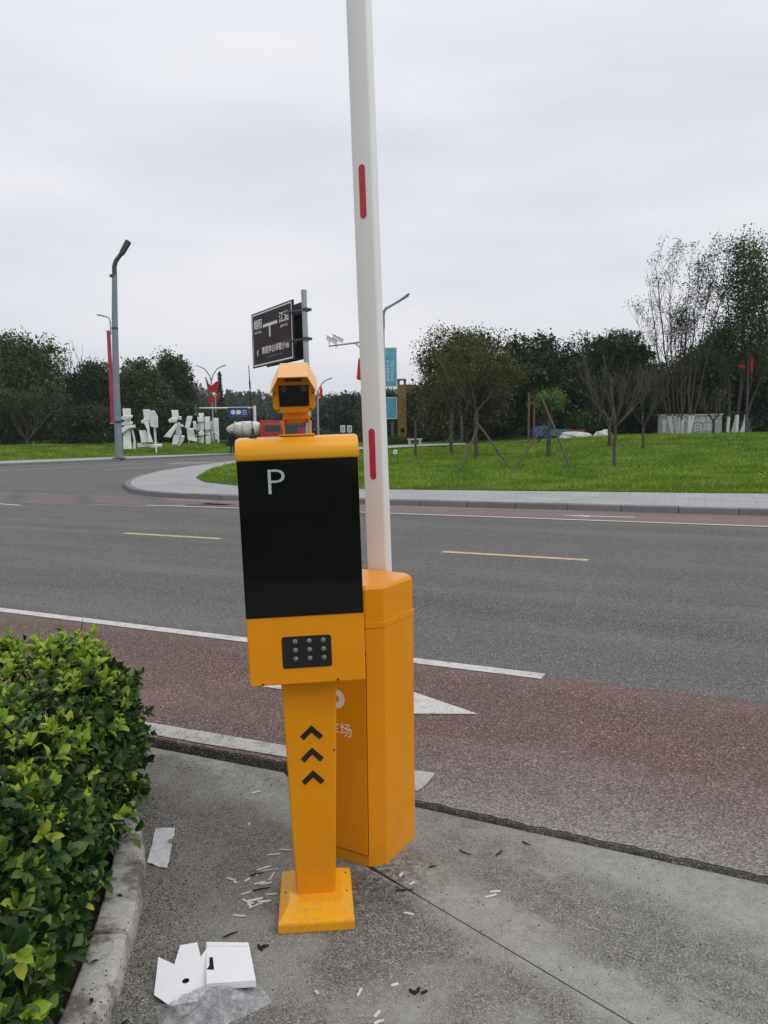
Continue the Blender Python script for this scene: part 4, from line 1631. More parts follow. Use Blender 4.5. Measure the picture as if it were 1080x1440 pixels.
# crumpled clear bag
nx_, ny_ = 46, 26
V = []
c0 = [(-0.63, 1.985), (-0.36, 2.175)]
for i in range(nx_):
    for j in range(ny_):
        s_, t_ = i / (nx_ - 1), j / (ny_ - 1)
        wdt = 0.062 * (0.55 + 0.7 * math.sin(math.pi * min(1, 0.18 + s_ * 0.8)))
        x_ = -0.625 + 0.275 * s_ + (t_ - 0.5) * -0.05
        y_ = 2.00 + 0.105 * s_ + (t_ - 0.5) * 2 * wdt
        e_ = math.sin(math.pi * t_) * math.sin(math.pi * min(1, s_ * 1.1 + 0.02))
        z_ = AZ + 0.002 + e_ * 0.026 + 0.016 * e_ * abs(math.sin(13 * s_ + 7 * t_ * math.sin(5 * s_))) + 0.013 * e_ * math.sin(23 * t_ + 9 * s_ + 3 * math.sin(11 * s_)) + abs(random.gauss(0, 0.0045)) * (0.2 + e_)
        V.append((x_ + random.gauss(0, 0.0015), y_ + random.gauss(0, 0.0015), z_))
F = [(i * ny_ + j, (i + 1) * ny_ + j, (i + 1) * ny_ + j + 1, i * ny_ + j + 1) for i in range(nx_ - 1) for j in range(ny_ - 1)]
bag = link('plastic_bag', np_mesh('plastic_bag', V, F, M_FILM))
tag(bag, 'crumpled clear plastic bag lying in front of the white card box', 'plastic bag')

# flattened paper packet next to the kerb
pp = [(-0.888, 2.795), (-0.803, 2.757), (-0.851, 3.055), (-0.872, 3.063), (-0.928, 3.050)]
V, F = [], []
na, nb = 9, 16
c00, c10, c11, c01 = Vector((-0.888, 2.797)), Vector((-0.803, 2.757)), Vector((-0.853, 3.058)), Vector((-0.930, 3.050))
for i in range(na):
    for j in range(nb):
        s_, t_ = i / (na - 1), j / (nb - 1)
        p = (c00.lerp(c10, s_)).lerp(c01.lerp(c11, s_), t_)
        w_ = 0.0015 * math.sin(8 * s_ + 11 * t_) + abs(random.gauss(0, 0.0011)) + 0.012 * max(0, t_ - 0.9) * 10 * 0.4 * random.random()
        V.append((p.x + random.gauss(0, 0.001), p.y + random.gauss(0, 0.0012), AZ + 0.0045 + w_))
F = [(i * nb + j, (i + 1) * nb + j, (i + 1) * nb + j + 1, i * nb + j + 1) for i in range(na - 1) for j in range(nb - 1)]
tag(link('paper_packet', np_mesh('paper_packet', V, F, M_PAPER2)), 'flattened white paper packet lying beside the concrete kerb', 'paper')
o_ = link('fallen_leaf', np_mesh('fallen_leaf', LT_V * np.array([0.017, 0.036, 0.03]), LT_F, ML_OBJ_NEW))
o_.matrix_world = Matrix.Translation((-0.825, 2.93, AZ + 0.012)) @ Euler((0.1, 0.15, 0.9)).to_matrix().to_4x4()
tag(o_, 'yellow green leaf fallen on the flattened paper packet', 'leaf')
for x_, y_, a_, lab in ((-0.80, 2.66, 0.3, 'dull green leaf on the concrete just in front of the paper packet'), (-0.70, 2.0, 2.1, 'small green leaf on the concrete left of the plastic bag')):
    o_ = link('fallen_leaf', np_mesh('fallen_leaf', LT_V * np.array([0.014, 0.028, 0.03]), LT_F, ML_OBJ_OLD))
    o_.matrix_world = Matrix.Translation((x_, y_, AZ + 0.006)) @ Euler((0.1, 0.1, a_)).to_matrix().to_4x4()
    tag(o_, lab, 'leaf')

# white cut-offs, mostly left of the terminal base
SCR = [(-0.578, 3.37, 0.4, .035), (-0.558, 2.684, -0.5, .045), (-0.452, 2.755, 0.5, .07), (-0.43, 2.74, 0.15, .075), (-0.417, 2.70, 1.3, .05), (-0.452, 2.66, 0.3, .045), (-0.430, 2.655, 0.1, .05), (-0.475, 2.55, -0.6, .05), (-0.452, 2.56, 0.3, .055),
       (-0.445, 2.525, 0.6, .05), (-0.42, 2.55, 0.05, .045), (-0.465, 2.525, -1.0, .03), (-0.49, 2.47, -0.2, .04), (-0.49, 2.60, 0.5, .035), (-0.40, 2.59, 0.1, .04), (-0.39, 2.88, -0.2, .05), (-0.43, 2.85, 0.1, .045), (0.347, 2.565, 0.3, .045),
       (0.365, 2.59, 0.05, .035), (0.066, 2.47, -0.4, .035), (0.045, 2.70, 1.2, .03), (0.082, 2.645, 0.6, .03), (-0.086, 2.104, 1.2, .03), (0.014, 2.135, 0.3, .02), (-0.036, 2.02, 1.0, .025), (-0.207, 2.106, -1.1, .025), (-0.56, 3.085, 1.6, .025),
       (-0.54, 2.665, -0.9, .02), (-0.47, 2.71, 1.1, .02), (-0.50, 2.68, 0.9, .025), (-0.03, 1.99, 0.4, .03), (0.02, 1.97, -0.7, .02)]
base_me = {}
proto = None
for i, (x_, y_, a_, ln) in enumerate(SCR):
    m = MB()
    wv = ln * 0.5
    bend = random.gauss(0, 0.05)
    pts_ = [(-wv, 0, 0.003), (-wv * 0.3, bend * wv, 0.0035), (wv * 0.3, bend * wv, 0.004), (wv, 0, 0.0035 + abs(random.gauss(0, 0.002)))]
    m.tube([Vector(p) for p in pts_], [0.0028, 0.0032, 0.0032, 0.0028], 5)
    m.xf(Matrix.Diagonal((random.uniform(0.65, 1.15), random.uniform(0.7, 1.9), 0.8, 1)))
    o_ = m.build('offcut', M_SCRAP)
    o_.location = (x_, y_, AZ)
    o_.rotation_euler = (0, 0, a_)
    lab = {0: 'lone white offcut far behind the heap, left of the terminal post', 15: 'white offcut peeping out just left of the post above the heap', 17: 'longer of the two white offcuts lying right of the gate cabinet, furthest from the posts', 18: 'shorter of the two white offcuts right of the gate cabinet',
           19: 'white offcut beside the slab joint, midway between base plate and picture bottom', 20: 'white chip right next to the foot of the gate cabinet', 21: 'second white chip by the foot of the gate cabinet, a little further right',
           26: 'small white offcut standing away up from the heap, between packet and post', 1: 'white offcut at the left end of the heap beside the base plate', 12: 'white offcut lowest of the heap, nearest the card box', 25: 'white offcut between the card box and the joint', 22: 'leftmost tiny white offcut on the bare concrete below the base plate', 23: 'tiny white offcut nearest the dark scrap on the bare concrete',
           24: 'upper one of three tiny white offcuts at the very bottom of the picture', 30: 'middle one of three tiny white offcuts at the very bottom of the picture', 31: 'lowest and rightmost tiny white offcut at the bottom of the picture'}.get(i,
           'short white offcut strip among the loose heap left of the yellow base plate' if x_ < -0.3 else 'tiny white offcut on the bare concrete in front of the base plate')
    tag(o_, lab, 'offcut', 'white offcuts strewn on the concrete')
TW = [(0.29, 2.845, -0.7, .055), (0.415, 2.84, 0.9, .05), (0.53, 2.905, -0.8, .04), (0.056, 2.605, 0.05, .06), (-0.47, 2.715, 0.35, .05), (-0.44, 2.62, 0.3, .06), (-0.50, 2.37, 0.6, .05), (0.16, 2.75, 0.3, .03)]
TWL = ['dark twig right of the gate cabinet, nearest to it', 'curved dark twig right of the gate cabinet, next one out', 'dark twig furthest right, towards the asphalt edge', 'dark twig lying across the slab joint near the cabinet foot', 'upper dark twig inside the heap of white offcuts', 'lower dark twig inside the heap of white offcuts', 'dark twig between the offcut heap and the card box', 'short dark twig close to the right side of the cabinet foot']
for i, (x_, y_, a_, ln) in enumerate(TW):
    m = MB()
    m.tube([Vector(p) for p in ((-ln / 2, 0, 0.004), (0, random.gauss(0, 0.005), 0.006), (ln / 2, 0, 0.004))], [0.0025, 0.003, 0.0015], 5)
    o_ = m.build('twig', M_TWIG)
    o_.location = (x_, y_, AZ)
    o_.rotation_euler = (0, 0, a_)
    tag(o_, TWL[i], 'twig', 'dark twigs on the concrete')
for x_, y_, sc_, lab in ((-0.398, 2.304, 1.3, 'charred black scrap on the concrete between card box and yellow base'), (0.074, 2.107, 1.0, 'small dark crumpled scrap on the bare concrete in front of the posts')):
    m = MB()
    for j in range(5):
        m.box((random.gauss(0, 0.010), random.gauss(0, 0.004), 0.004), (0.02 * sc_, 0.006, 0.005), Euler((random.gauss(0, 0.4), random.gauss(0, 0.3), random.gauss(0, 0.5))))
    o_ = m.build('scrap', M_TWIG)
    o_.location = (x_, y_, AZ)
    tag(o_, lab, 'scrap')
# grit
V, F = [], []
tet = np.array([(1, 0, -0.3), (-0.5, 0.87, -0.3), (-0.5, -0.87, -0.3), (0, 0, 0.8)])
tf = np.array([(0, 1, 3), (1, 2, 3), (2, 0, 3), (0, 2, 1)])
pts = []
for i in range(9000):
    r_ = random.random()
    if r_ < 0.5:
        s_ = random.uniform(0.3, 2.1)
        p = along(s_)
        x_, y_ = p.x + abs(random.gauss(0.0, 0.11)) + 0.004, p.y + random.gauss(0, 0.03)
    elif r_ < 0.62:
        t_ = random.random()
        x_, y_ = -1.15 + 0.75 * t_ + random.gauss(0, 0.06), 3.85 - 0.36 * t_ - abs(random.gauss(0, 0.10)) - 0.03
    elif r_ < 0.82:
        x_, y_ = random.gauss(-0.05, 0.09), random.gauss(2.6, 0.13)
    else:
        x_, y_ = random.uniform(-0.8, 1.0), random.uniform(1.9, 3.1)
    pts.append((x_, y_))
for x_, y_ in pts:
    s_ = 0.0008 + 0.0030 * random.random() ** 3
    a_ = random.uniform(0, 6.28)
    rot = np.array([[math.cos(a_), -math.sin(a_), 0], [math.sin(a_), math.cos(a_), 0], [0, 0, 1]])
    b_ = len(V)
    V += list((tet @ rot.T) * s_ + np.array([x_, y_, AZ + s_ * 0.3]))
    F += list(tf + b_)
gt = link('grit', np_mesh('grit', V, F, plain('grit', (0.07, 0.062, 0.052), 0.9, 0.2, 0.5, 300)))
tag(gt, 'dark loose grit and crumbs scattered over the concrete', 'grit', None, 'stuff')

# ------------------------------------------------------------------ left street lamp
def local(pt, base):
    return Vector(pt) - Vector(base)


B = Vector((-15.17, 46.0, 0.12))
SL = thing('street_lamp', 'tall grey street lamp with dark head and pink red banner on the far verge', 'street lamp', B)
m = MB()
m.tube([(0, 0, 0), (0, 0, 4.0), (0.10, 0, 8.0), (0.20, 0, 10.3)], [0.21, 0.19, 0.165, 0.14], 10)
m.build('pole', M_LAMPGREY, SL, smooth=True)
MB().box((0, 0, 0.03), (0.6, 0.6, 0.06)).build('base_plate', M_LAMPDARK, SL)
for z_ in (2.1, 7.35, 10.25):
    m = MB()
    m.lathe([(0.225 if z_ < 5 else 0.19, -0.06), (0.225 if z_ < 5 else 0.19, 0.06)], 10, (0.01 * z_, 0, z_))
    m.build('collar', M_LAMPDARK, SL)
m = MB()
m.tube([(0.20, 0, 10.3), (0.205, 0, 10.75), (0.30, 0, 11.05), (0.62, 0, 11.45), (0.75, 0, 11.6)], [0.135, 0.13, 0.125, 0.115, 0.11], 10)
m.build('arm', M_LAMPDARK, SL, smooth=True)
m = MB()
m.prism([(-0.10, -0.12), (0.0, -0.16), (0.74, -0.19), (0.80, -0.10), (0.78, 0.17), (0.70, 0.19), (0.0, 0.15)], -0.16, 0.16, 'xzy')
m.xf(Matrix.Diagonal((1, 1, 0.72, 1)))
m.xf(Matrix.Translation((0.66, 0, 11.48)) @ Matrix.Rotation(R(-58), 4, 'Y'))
m.build('lamp_head', M_LAMPDARK, SL, bevel=0.02)
m = MB()
m.tube([(-0.16, 0, 7.0), (-0.17, 0, 7.75), (-0.24, 0, 7.95), (-0.42, 0, 8.02), (-0.86, 0, 8.12)], [0.035, 0.035, 0.035, 0.04, 0.05], 8)
m.box((-0.70, 0, 8.085), (0.36, 0.16, 0.08), Euler((0, R(12), 0)))
m.build('side_arm', M_STEEL, SL, smooth=True)
m = MB()
m.box((-0.285, 0, 4.62), (0.215, 0.03, 5.15))
m.xf(Matrix.Translation((0, 0, 0)))
bn = m.build('banner', M_BANRED, SL)
for z_ in (7.22, 2.02):
    MB().box((-0.30, 0, z_), (0.3, 0.05, 0.05)).build('banner_bar', M_STEEL, bn)

# ------------------------------------------------------------------ brown direction sign
PB = Vector((-1.80, 19.3, 0.12))
DS = thing('road_sign', 'brown direction sign with white Chinese lettering on a galvanised pole', 'road sign', PB)
m = MB()
m.tube([(0.05, 0, 0), (-0.03, 0, 4.72)], 0.065, 14)
m.lathe([(0.069, 4.68), (0.069, 4.75), (0.05, 4.77)], 14, (-0.03, 0, 0))
m.build('pole', M_STEEL, DS, smooth=True)
# panel frame: right (near) edge to left (far) edge
pr_ = Vector((-2.115, 19.6, 0))
pl_ = Vector((-3.465, 21.8, 0))
dv = (pl_ - pr_)
PW = dv.length
yaw = math.atan2(-dv.y, -dv.x)       # local +X runs from the far edge to the near edge
pc = (pr_ + pl_) / 2
PM = Matrix.Translation(Vector((pc.x, pc.y, 3.985)) - PB) @ Matrix.Rotation(yaw, 4, 'Z') @ Matrix.Rotation(R(-0.9), 4, 'Y')
PH = 1.42


def frame_ring(mb, w, h, t, y0, y1):
    for cx_, cz_, sx_, sz_ in ((0, h / 2 - t / 2, w, t), (0, -h / 2 + t / 2, w, t), (-w / 2 + t / 2, 0, t, h - 2 * t), (w / 2 - t / 2, 0, t, h - 2 * t)):
        mb.box((cx_, (y0 + y1) / 2, cz_), (sx_, abs(y1 - y0), sz_))


m = MB()
m.box((0, 0, 0), (PW, 0.04, PH))
m.xf(PM)
pan = m.build('sign_panel', M_SIGN, DS)
m = MB()
frame_ring(m, PW - 0.10, PH - 0.07, 0.035, -0.0215, -0.0235)
m.xf(PM)
m.build('border', M_PRINTW, pan)


def sign_text(s, size, x, z, sx=1.0, bold=0.0, name='lettering', mat=None):
    me_ = text_mesh(s, size, mat or M_PRINTW, 0.001, 'CENTER', sx, bold)
    me_.transform(PM @ Matrix.Translation((x, -0.0225, z)) @ STAND)
    return link(name, me_, pan)


sign_text('绵阳', 0.275, -0.86, 0.375, 1.0, 0.005)
sign_text('江油', 0.275, 0.77, 0.365, 1.08, 0.005)
sign_text('MIAN YANG', 0.082, -0.86, 0.185, 0.95, 0.001)
sign_text('JIANG YOU', 0.082, 0.77, 0.165, 1.0, 0.001)
sign_text('青莲李白诗歌小镇', 0.20, 0.19, -0.325, 1.06, 0.003)
sign_text('QINGLIAN LI BAI POETRY TOWN', 0.055, 0.19, -0.50, 1.05, 0.0, mat=M_LAMPGREY)
m = MB()
m.box((-0.07, -0.0235, 0.31), (0.90, 0.003, 0.075))
m.box((-0.10, -0.0235, 0.135), (0.085, 0.003, 0.274))
m.xf(PM)
m.build('junction_symbol', M_PRINTW, pan)
m = MB()   # small emblem before the town name
m.prism([(-0.03, -0.09), (0.0, -0.02), (-0.05, 0.02), (0.03, 0.09), (0.05, 0.06), (0.02, 0.0), (0.05, -0.05)], -0.0225, -0.0245, 'xzy')
m.xf(PM @ Matrix.Translation((-0.93, 0, -0.34)))
m.build('emblem', M_PRINTW, pan)
# second plate behind, carried by the same clamps
m = MB()
m.box((0.16, 0.30, 0.0), (PW * 0.96, 0.03, PH * 0.97))
m.xf(PM)
m.build('rear_panel', M_SIGNBACK, DS)
for z_ in (0.42, -0.30):
    for y_ in (0.05, 0.26):
        m = MB()
        m.box((0.1, y_, z_), (PW * 0.9, 0.05, 0.06))
        m.xf(PM)
        m.build('rail', M_LAMPDARK, DS)
for z_ in (4.42, 3.74):
    m = MB()
    m.lathe([(0.085, -0.04), (0.085, 0.04)], 14, (0, 0, z_ - 0.12 + 0.0))
    m.tube([(-0.55, 0.5, z_ - 0.12), (-0.30, 0.28, z_ - 0.12), (0.0, 0.0, z_ - 0.12)], 0.028, 8)
    m.box((0.10, -0.02, z_ - 0.12), (0.09, 0.05, 0.06))
    m.build('clamp', M_LAMPDARK, DS)

# ------------------------------------------------------------------ camera pole and lamp with blue banners
CP = Vector((at(517, 560, 45).x, 45, lawn_z(-0.9, 45)))
cp = thing('camera_pole', 'slim pole behind the boom carrying two white cameras on a long arm', 'camera pole', CP)
zt_ = at(510, 480, 45).z - CP.z
m = MB()
m.tube([(0, 0, -0.1), (0, 0, zt_ + 0.3)], [0.10, 0.07], 10)
m.build('pole', M_STEEL, cp, smooth=True)
m = MB()
xl = at(463, 484, 45).x - CP.x
m.tube([(0, 0, zt_), (xl * 0.5, 0, zt_ - 0.12), (xl, 0, zt_ - 0.24)], [0.06, 0.05, 0.04], 8)
m.tube([(xl, 0, zt_ - 0.30), (xl, 0, zt_ + 0.12)], 0.025, 6)
m.tube([(xl * 0.82, 0, zt_ - 0.35), (xl * 0.82, 0, zt_ + 0.15)], 0.025, 6)
m.build('arm', M_STEEL, cp, smooth=True)
for fx, dz in ((0.93, 0.02), (0.77, 0.10)):
    m = MB()
    m.box((0, 0, 0), (0.62, 0.2, 0.17))
    m.box((-0.06, 0, 0.11), (0.72, 0.26, 0.035))
    m.xf(Matrix.Translation((xl * fx, 0, zt_ + 0.05 + dz)) @ Matrix.Rotation(R(26), 4, 'Y'))
    m.build('camera', M_WHITE, cp, bevel=0.012)
m = MB()
zb_ = at(503, 500, 45).z - CP.z
m.tube([(0, 0, zb_ + 0.2), (-0.30, 0, zb_ + 0.32), (-0.66, 0, zb_ + 0.72)], [0.03, 0.03, 0.05], 8)
m.build('side_arm', M_STEEL, cp, smooth=True)
m = MB()
z1_ = at(503, 505, 45).z - CP.z
z2_ = at(503, 535, 45).z - CP.z
m.prism([(-0.60, z2_ + 0.08), (-0.42, z2_), (-0.30, z2_), (-0.30, z1_ + 0.25), (-0.50, z1_ - 0.05)], -0.02, 0.02, 'xzy')
m.build('banner', M_REDCLOTH, cp)

LB = Vector((at(541, 600, 55).x, 55, lawn_z(0.2, 55)))
L2 = thing('street_lamp', 'slim grey street lamp right of the boom with two cyan banners', 'street lamp', LB)
hz = at(540, 440, 55).z - LB.z
m = MB()
m.tube([(0, 0, -0.1), (0, 0, at(540, 462, 55).z - LB.z)], [0.075, 0.07], 10)
m.tube([(0, 0, at(540, 462, 55).z - LB.z), (0, 0, hz - 0.15), (0.05, 0, hz + 0.1), (0.2, 0, hz + 0.3), (0.45, 0, hz + 0.42)], [0.105, 0.10, 0.10, 0.09, 0.08], 10)
m.build('pole', M_LAMPGREY, L2, smooth=True)
m = MB()
xe = at(574, 415, 55).x - LB.x
ze = at(574, 415, 55).z - LB.z
m.tube([(0.40, 0, hz + 0.40), (xe * 0.6, 0, hz + 0.40 + (ze - hz - 0.4) * 0.45), (xe, 0, ze)], [0.075, 0.085, 0.10], 8)
m.box((xe - 0.05, 0, ze + 0.02), (0.3, 0.22, 0.10), Euler((0, R(-25), 0)))
m.build('lamp_head', M_LAMPGREY, L2, smooth=True)
for (ya, yb, wpx) in ((490, 543, 15.5), (560, 588, 15)):
    za, zb2 = at(541, ya, 55).z - LB.z, at(541, yb, 55).z - LB.z
    w_ = wpx / FOC * 55
    m = MB()
    m.box((w_ / 2 + 0.08, 0, (za + zb2) / 2), (w_, 0.05, za - zb2))
    bn = m.build('banner', M_BANBLUE, L2)
    m = MB()
    for z_ in (za + 0.03, zb2 - 0.03):
        m.box((w_ / 2 + 0.02, 0, z_), (w_ + 0.2, 0.07, 0.06))
    m.box((w_ + 0.10, 0, (za + zb2) / 2), (0.05, 0.06, za - zb2))
    m.build('banner_frame', M_WHITE, bn)
    if ya < 500:
        for c_ in range(2):
            me = text_mesh('\n'.join('李白故里诗歌小镇'[c_ * 4:c_ * 4 + 4] + '青莲欢迎'[c_ * 2:c_ * 2 + 2]), 0.24, M_PRINTW, 0.001)
            me.transform(Matrix.Translation((0.26 + c_ * 0.30, -0.028, (za + zb2) / 2 - 0.25)) @ STAND)
            link('lettering', me, bn)

# ------------------------------------------------------------------ double arm lamps and red decorations
def double_lamp(name, label, px, ytop, Y, arms, deco, group=None, red=(518, 590)):
    b = at(px, 605, Y)
    b.z = 0.1
    t = thing(name, label, 'street lamp', b, 0, group)
    zp = at(px, ytop, Y).z - b.z
    m = MB()
    m.tube([(0, 0, -0.2), (0, 0, zp - 1.3)], [0.11, 0.08], 8)
    m.build('pole', M_STEEL, t, smooth=True)
    for sx_ in arms:
        m = MB()
        m.tube([(0, 0, zp - 1.35), (sx_ * 0.18, 0, zp - 0.8), (sx_ * 0.6, 0, zp - 0.2), (sx_ * 1.0, 0, zp)], [0.06, 0.05, 0.045, 0.04], 6)
        m.box((sx_ * 1.2, 0, zp + 0.07), (0.55, 0.2, 0.07), Euler((0, -sx_ * R(20), 0)))
        m.build('lamp_arm', M_LAMPDARK, t, smooth=True)
    for poly, mt in deco:
        m = MB()
        m.prism([((x - px) / FOC * Y, at(px, y, Y).z - b.z) for x, y in poly], -0.14, -0.20, 'xzy')
        m.build('decoration', mt, t)
    return t


double_lamp('street_lamp', 'far double armed lamp hung with red cloth decorations above the white sculptures', 299.5, 516, 80, (-1, 1),
            [([(293, 537), (297, 540), (300, 543), (304, 539), (308, 536), (310, 541), (308, 549), (304, 552), (299, 550), (294, 546)], M_REDCLOTH),
             ([(296, 558), (300, 553), (302, 562), (299, 570), (295, 566)], M_REDCLOTH),
             ([(305, 566), (307, 558), (311, 551), (312, 556), (309, 563), (306, 569)], M_REDCLOTH),
             ([(291, 530), (292.5, 530), (296, 538), (294, 541)], M_BANRED), ([(309, 533), (311, 530), (311, 538), (309, 541)], M_BANRED)])
double_lamp('street_lamp', 'far lamp with a red flag right of the yellow camera', 447.5, 534, 78, (1,), [([(450, 557), (451, 548), (453, 542), (455, 549), (454.5, 555), (453, 559), (451, 558)], M_REDCLOTH)])
tb = at(304.3, 605, 84)
t = thing('flag_pole', 'thin pale pole standing just right of the red decorated lamp', 'pole', (tb.x, 84, 0.1))
m = MB()
m.tube([(0, 0, -0.2), (0, 0, at(304, 552, 84).z)], [0.07, 0.05], 7)
m.build('pole', M_STEEL, t, smooth=True)
m = MB()
m.lathe([(0.08, 0), (0.10, 0.05), (0.02, 0.14)], 8, (0, 0, at(304, 552, 84).z))
m.build('finial', M_STEEL, t)
fb = at(1049, 605, 50)
fb.z = lawn_z(fb.x, 50)
t = thing('street_lamp', 'slim pole with red cloth hanging among the trees at the right', 'street lamp', fb)
m = MB()
m.tube([(0, 0, -0.1), (0, 0, 5.2)], [0.07, 0.05], 7)
m.build('pole', M_LAMPDARK, t, smooth=True)
for poly in ([(1033, 515), (1038, 512.5), (1043, 513), (1043, 518), (1038, 517.5)], [(1050.5, 503), (1053, 499), (1055, 509), (1054.5, 523), (1051.5, 525), (1051, 512)]):
    m = MB()
    m.prism([((x - 1049) / FOC * 50, at(1049, y, 50).z - fb.z) for x, y in poly], -0.10, -0.14, 'xzy')
    m.build('decoration', plain('dull_red_cloth', (0.36, 0.018, 0.016), 0.8, 0.1, 0.3, 3) if 'dull_red_cloth' not in MATS else MATS['dull_red_cloth'], t)

# ------------------------------------------------------------------ height frame with a blue sign
gb = at(275, 605, 70)
t = thing('gantry', 'white height frame carrying a blue sign with white symbols', 'gantry', (gb.x, 70, 0.1))
gw = at(358, 574, 70).x - gb.x
gz_ = at(275, 574, 70).z - 0.1
m = MB()
m.tube([(0, 0, -0.2), (0, 0, gz_ + 0.25)], 0.13, 8)
m.build('post', M_WHITE, t, smooth=True)
m = MB()
m.tube([(gw, 0, -0.2), (gw, 0, gz_ + 0.15)], 0.13, 8)
m.build('post', M_WHITE, t, smooth=True)
m = MB()
m.tube([(-0.05, 0, gz_), (gw + 0.05, 0, gz_ - 0.02)], 0.07, 8)
m.build('beam', M_WHITE, t, smooth=True)
x0_, x1_ = at(321, 580, 70).x - gb.x, at(349, 580, 70).x - gb.x
za, zb2 = at(335, 573, 70).z - 0.1, at(335, 586.5, 70).z - 0.1
m = MB()
m.box(((x0_ + x1_) / 2, -0.12, (za + zb2) / 2), (x1_ - x0_, 0.06, za - zb2))
sg = m.build('sign_panel', M_BLUE, t)
m = MB()
cz = (za + zb2) / 2
for i in range(2):
    cx_ = x0_ + (x1_ - x0_) * (0.26 + 0.28 * i)
    m.lathe([(0.2, -0.155), (0.2, -0.165)], 14, (cx_, 0, cz), 'y')
m.box((x0_ + (x1_ - x0_) * 0.42, -0.16, cz), (0.03, 0.01, 0.5))
frame_ring(m, 0.01, 0.01, 0.002, -0.16, -0.17)
m.box((x0_ + (x1_ - x0_) * 0.82, -0.16, cz + 0.14), (0.4, 0.01, 0.04))
m.box((x0_ + (x1_ - x0_) * 0.82, -0.16, cz), (0.4, 0.01, 0.04))
m.box((x0_ + (x1_ - x0_) * 0.82, -0.16, cz - 0.16), (0.4, 0.01, 0.04))
m.build('symbol', M_PRINTW, sg)

# ------------------------------------------------------------------ white sculptures (stacked slabs like brush strokes)
SC = {
    0: (0.5, 487, [[(100, 100), (175, 100), (172, 182), (105, 182)], [(78, 190), (108, 168), (195, 163), (192, 186), (112, 207)], [(85, 236), (120, 222), (190, 226), (185, 246), (95, 256)], [(80, 292), (120, 265), (216, 254), (215, 282), (160, 288), (84, 342)],
                    [(112, 205), (170, 188), (172, 262), (118, 268)], [(98, 335), (165, 290), (171, 486), (98, 486)], [(172, 290), (192, 305), (208, 400), (208, 482), (182, 486), (190, 400)]]),
    1: (0.5, 465, [[(292, 108), (355, 108), (352, 198), (300, 200)], [(356, 124), (400, 121), (428, 180), (426, 278), (402, 280), (356, 268)], [(272, 216), (300, 196), (352, 196), (352, 234), (275, 236)], [(300, 236), (345, 236), (350, 330), (378, 420), (332, 420), (326, 300)],
                    [(381, 280), (403, 280), (406, 438), (386, 440)], [(252, 306), (316, 304), (336, 420), (270, 426)], [(230, 432), (275, 425), (330, 440), (456, 435), (456, 462), (350, 466), (330, 456), (232, 462)], [(392, 466), (408, 466), (408, 530), (396, 530)]]),
    2: (0.5, 452, [[(560, 114), (622, 114), (626, 184), (566, 190)], [(530, 206), (560, 186), (630, 190), (600, 226), (536, 231)], [(626, 172), (650, 176), (652, 200), (632, 206)], [(594, 240), (614, 252), (546, 374), (480, 366)], [(600, 232), (638, 230), (646, 320), (640, 350), (590, 340)],
                    [(634, 250), (668, 258), (666, 276), (640, 272)], [(640, 352), (672, 358), (664, 400), (620, 455), (604, 446)], [(575, 345), (634, 350), (604, 440), (553, 438)]]),
    3: (0.5, 430, [[(706, 170), (757, 170), (726, 286), (680, 282)], [(698, 290), (760, 284), (772, 368), (702, 372)], [(757, 222), (786, 226), (790, 300), (762, 290)], [(702, 376), (776, 370), (790, 400), (786, 416), (706, 396)], [(710, 397), (720, 398), (720, 430), (710, 430)], [(764, 412), (774, 414), (774, 428), (764, 428)]]),
    4: (0.5, 426, [[(815, 142), (865, 142), (865, 170), (815, 170)], [(800, 178), (864, 178), (864, 226), (806, 228)], [(795, 240), (862, 236), (862, 300), (800, 310)], [(805, 318), (860, 314), (860, 352), (808, 356)], [(805, 368), (858, 362), (858, 420), (806, 425)], [(822, 166), (850, 166), (850, 424), (822, 424)]]),
    5: (0.5, 434, [[(872, 175), (922, 175), (922, 215), (872, 216)], [(868, 223), (920, 222), (918, 300), (870, 305)], [(872, 315), (916, 312), (916, 350), (875, 352)], [(870, 360), (920, 355), (918, 432), (875, 434)], [(882, 205), (908, 205), (908, 425), (882, 425)]]),
    6: (0.5, 430, [[(924, 216), (952, 216), (950, 350), (926, 370)], [(950, 190), (999, 190), (1000, 370), (954, 330)], [(928, 372), (950, 355), (948, 408), (936, 412)], [(960, 340), (1000, 376), (998, 426), (990, 428), (984, 392), (962, 396)]]),
}
SLAB = [
    'white slab sculpture beside the lamp post, with a square block on top',
    'white slab sculpture with a broad base plate, second from the tall lamp',
    'white slab sculpture with one long panel slanting down to the left',
    'smaller white sculpture with a tilted panel, just left of the stacked cubes',
    'white sculpture of rounded cubes stacked in a tall column',
    'white sculpture of four short blocks, between the cube column and upright slabs',
    'white sculpture of tall upright slabs at the right end of the row']
SY = [54, 54.5, 55.5, 58, 59, 59.5, 60]
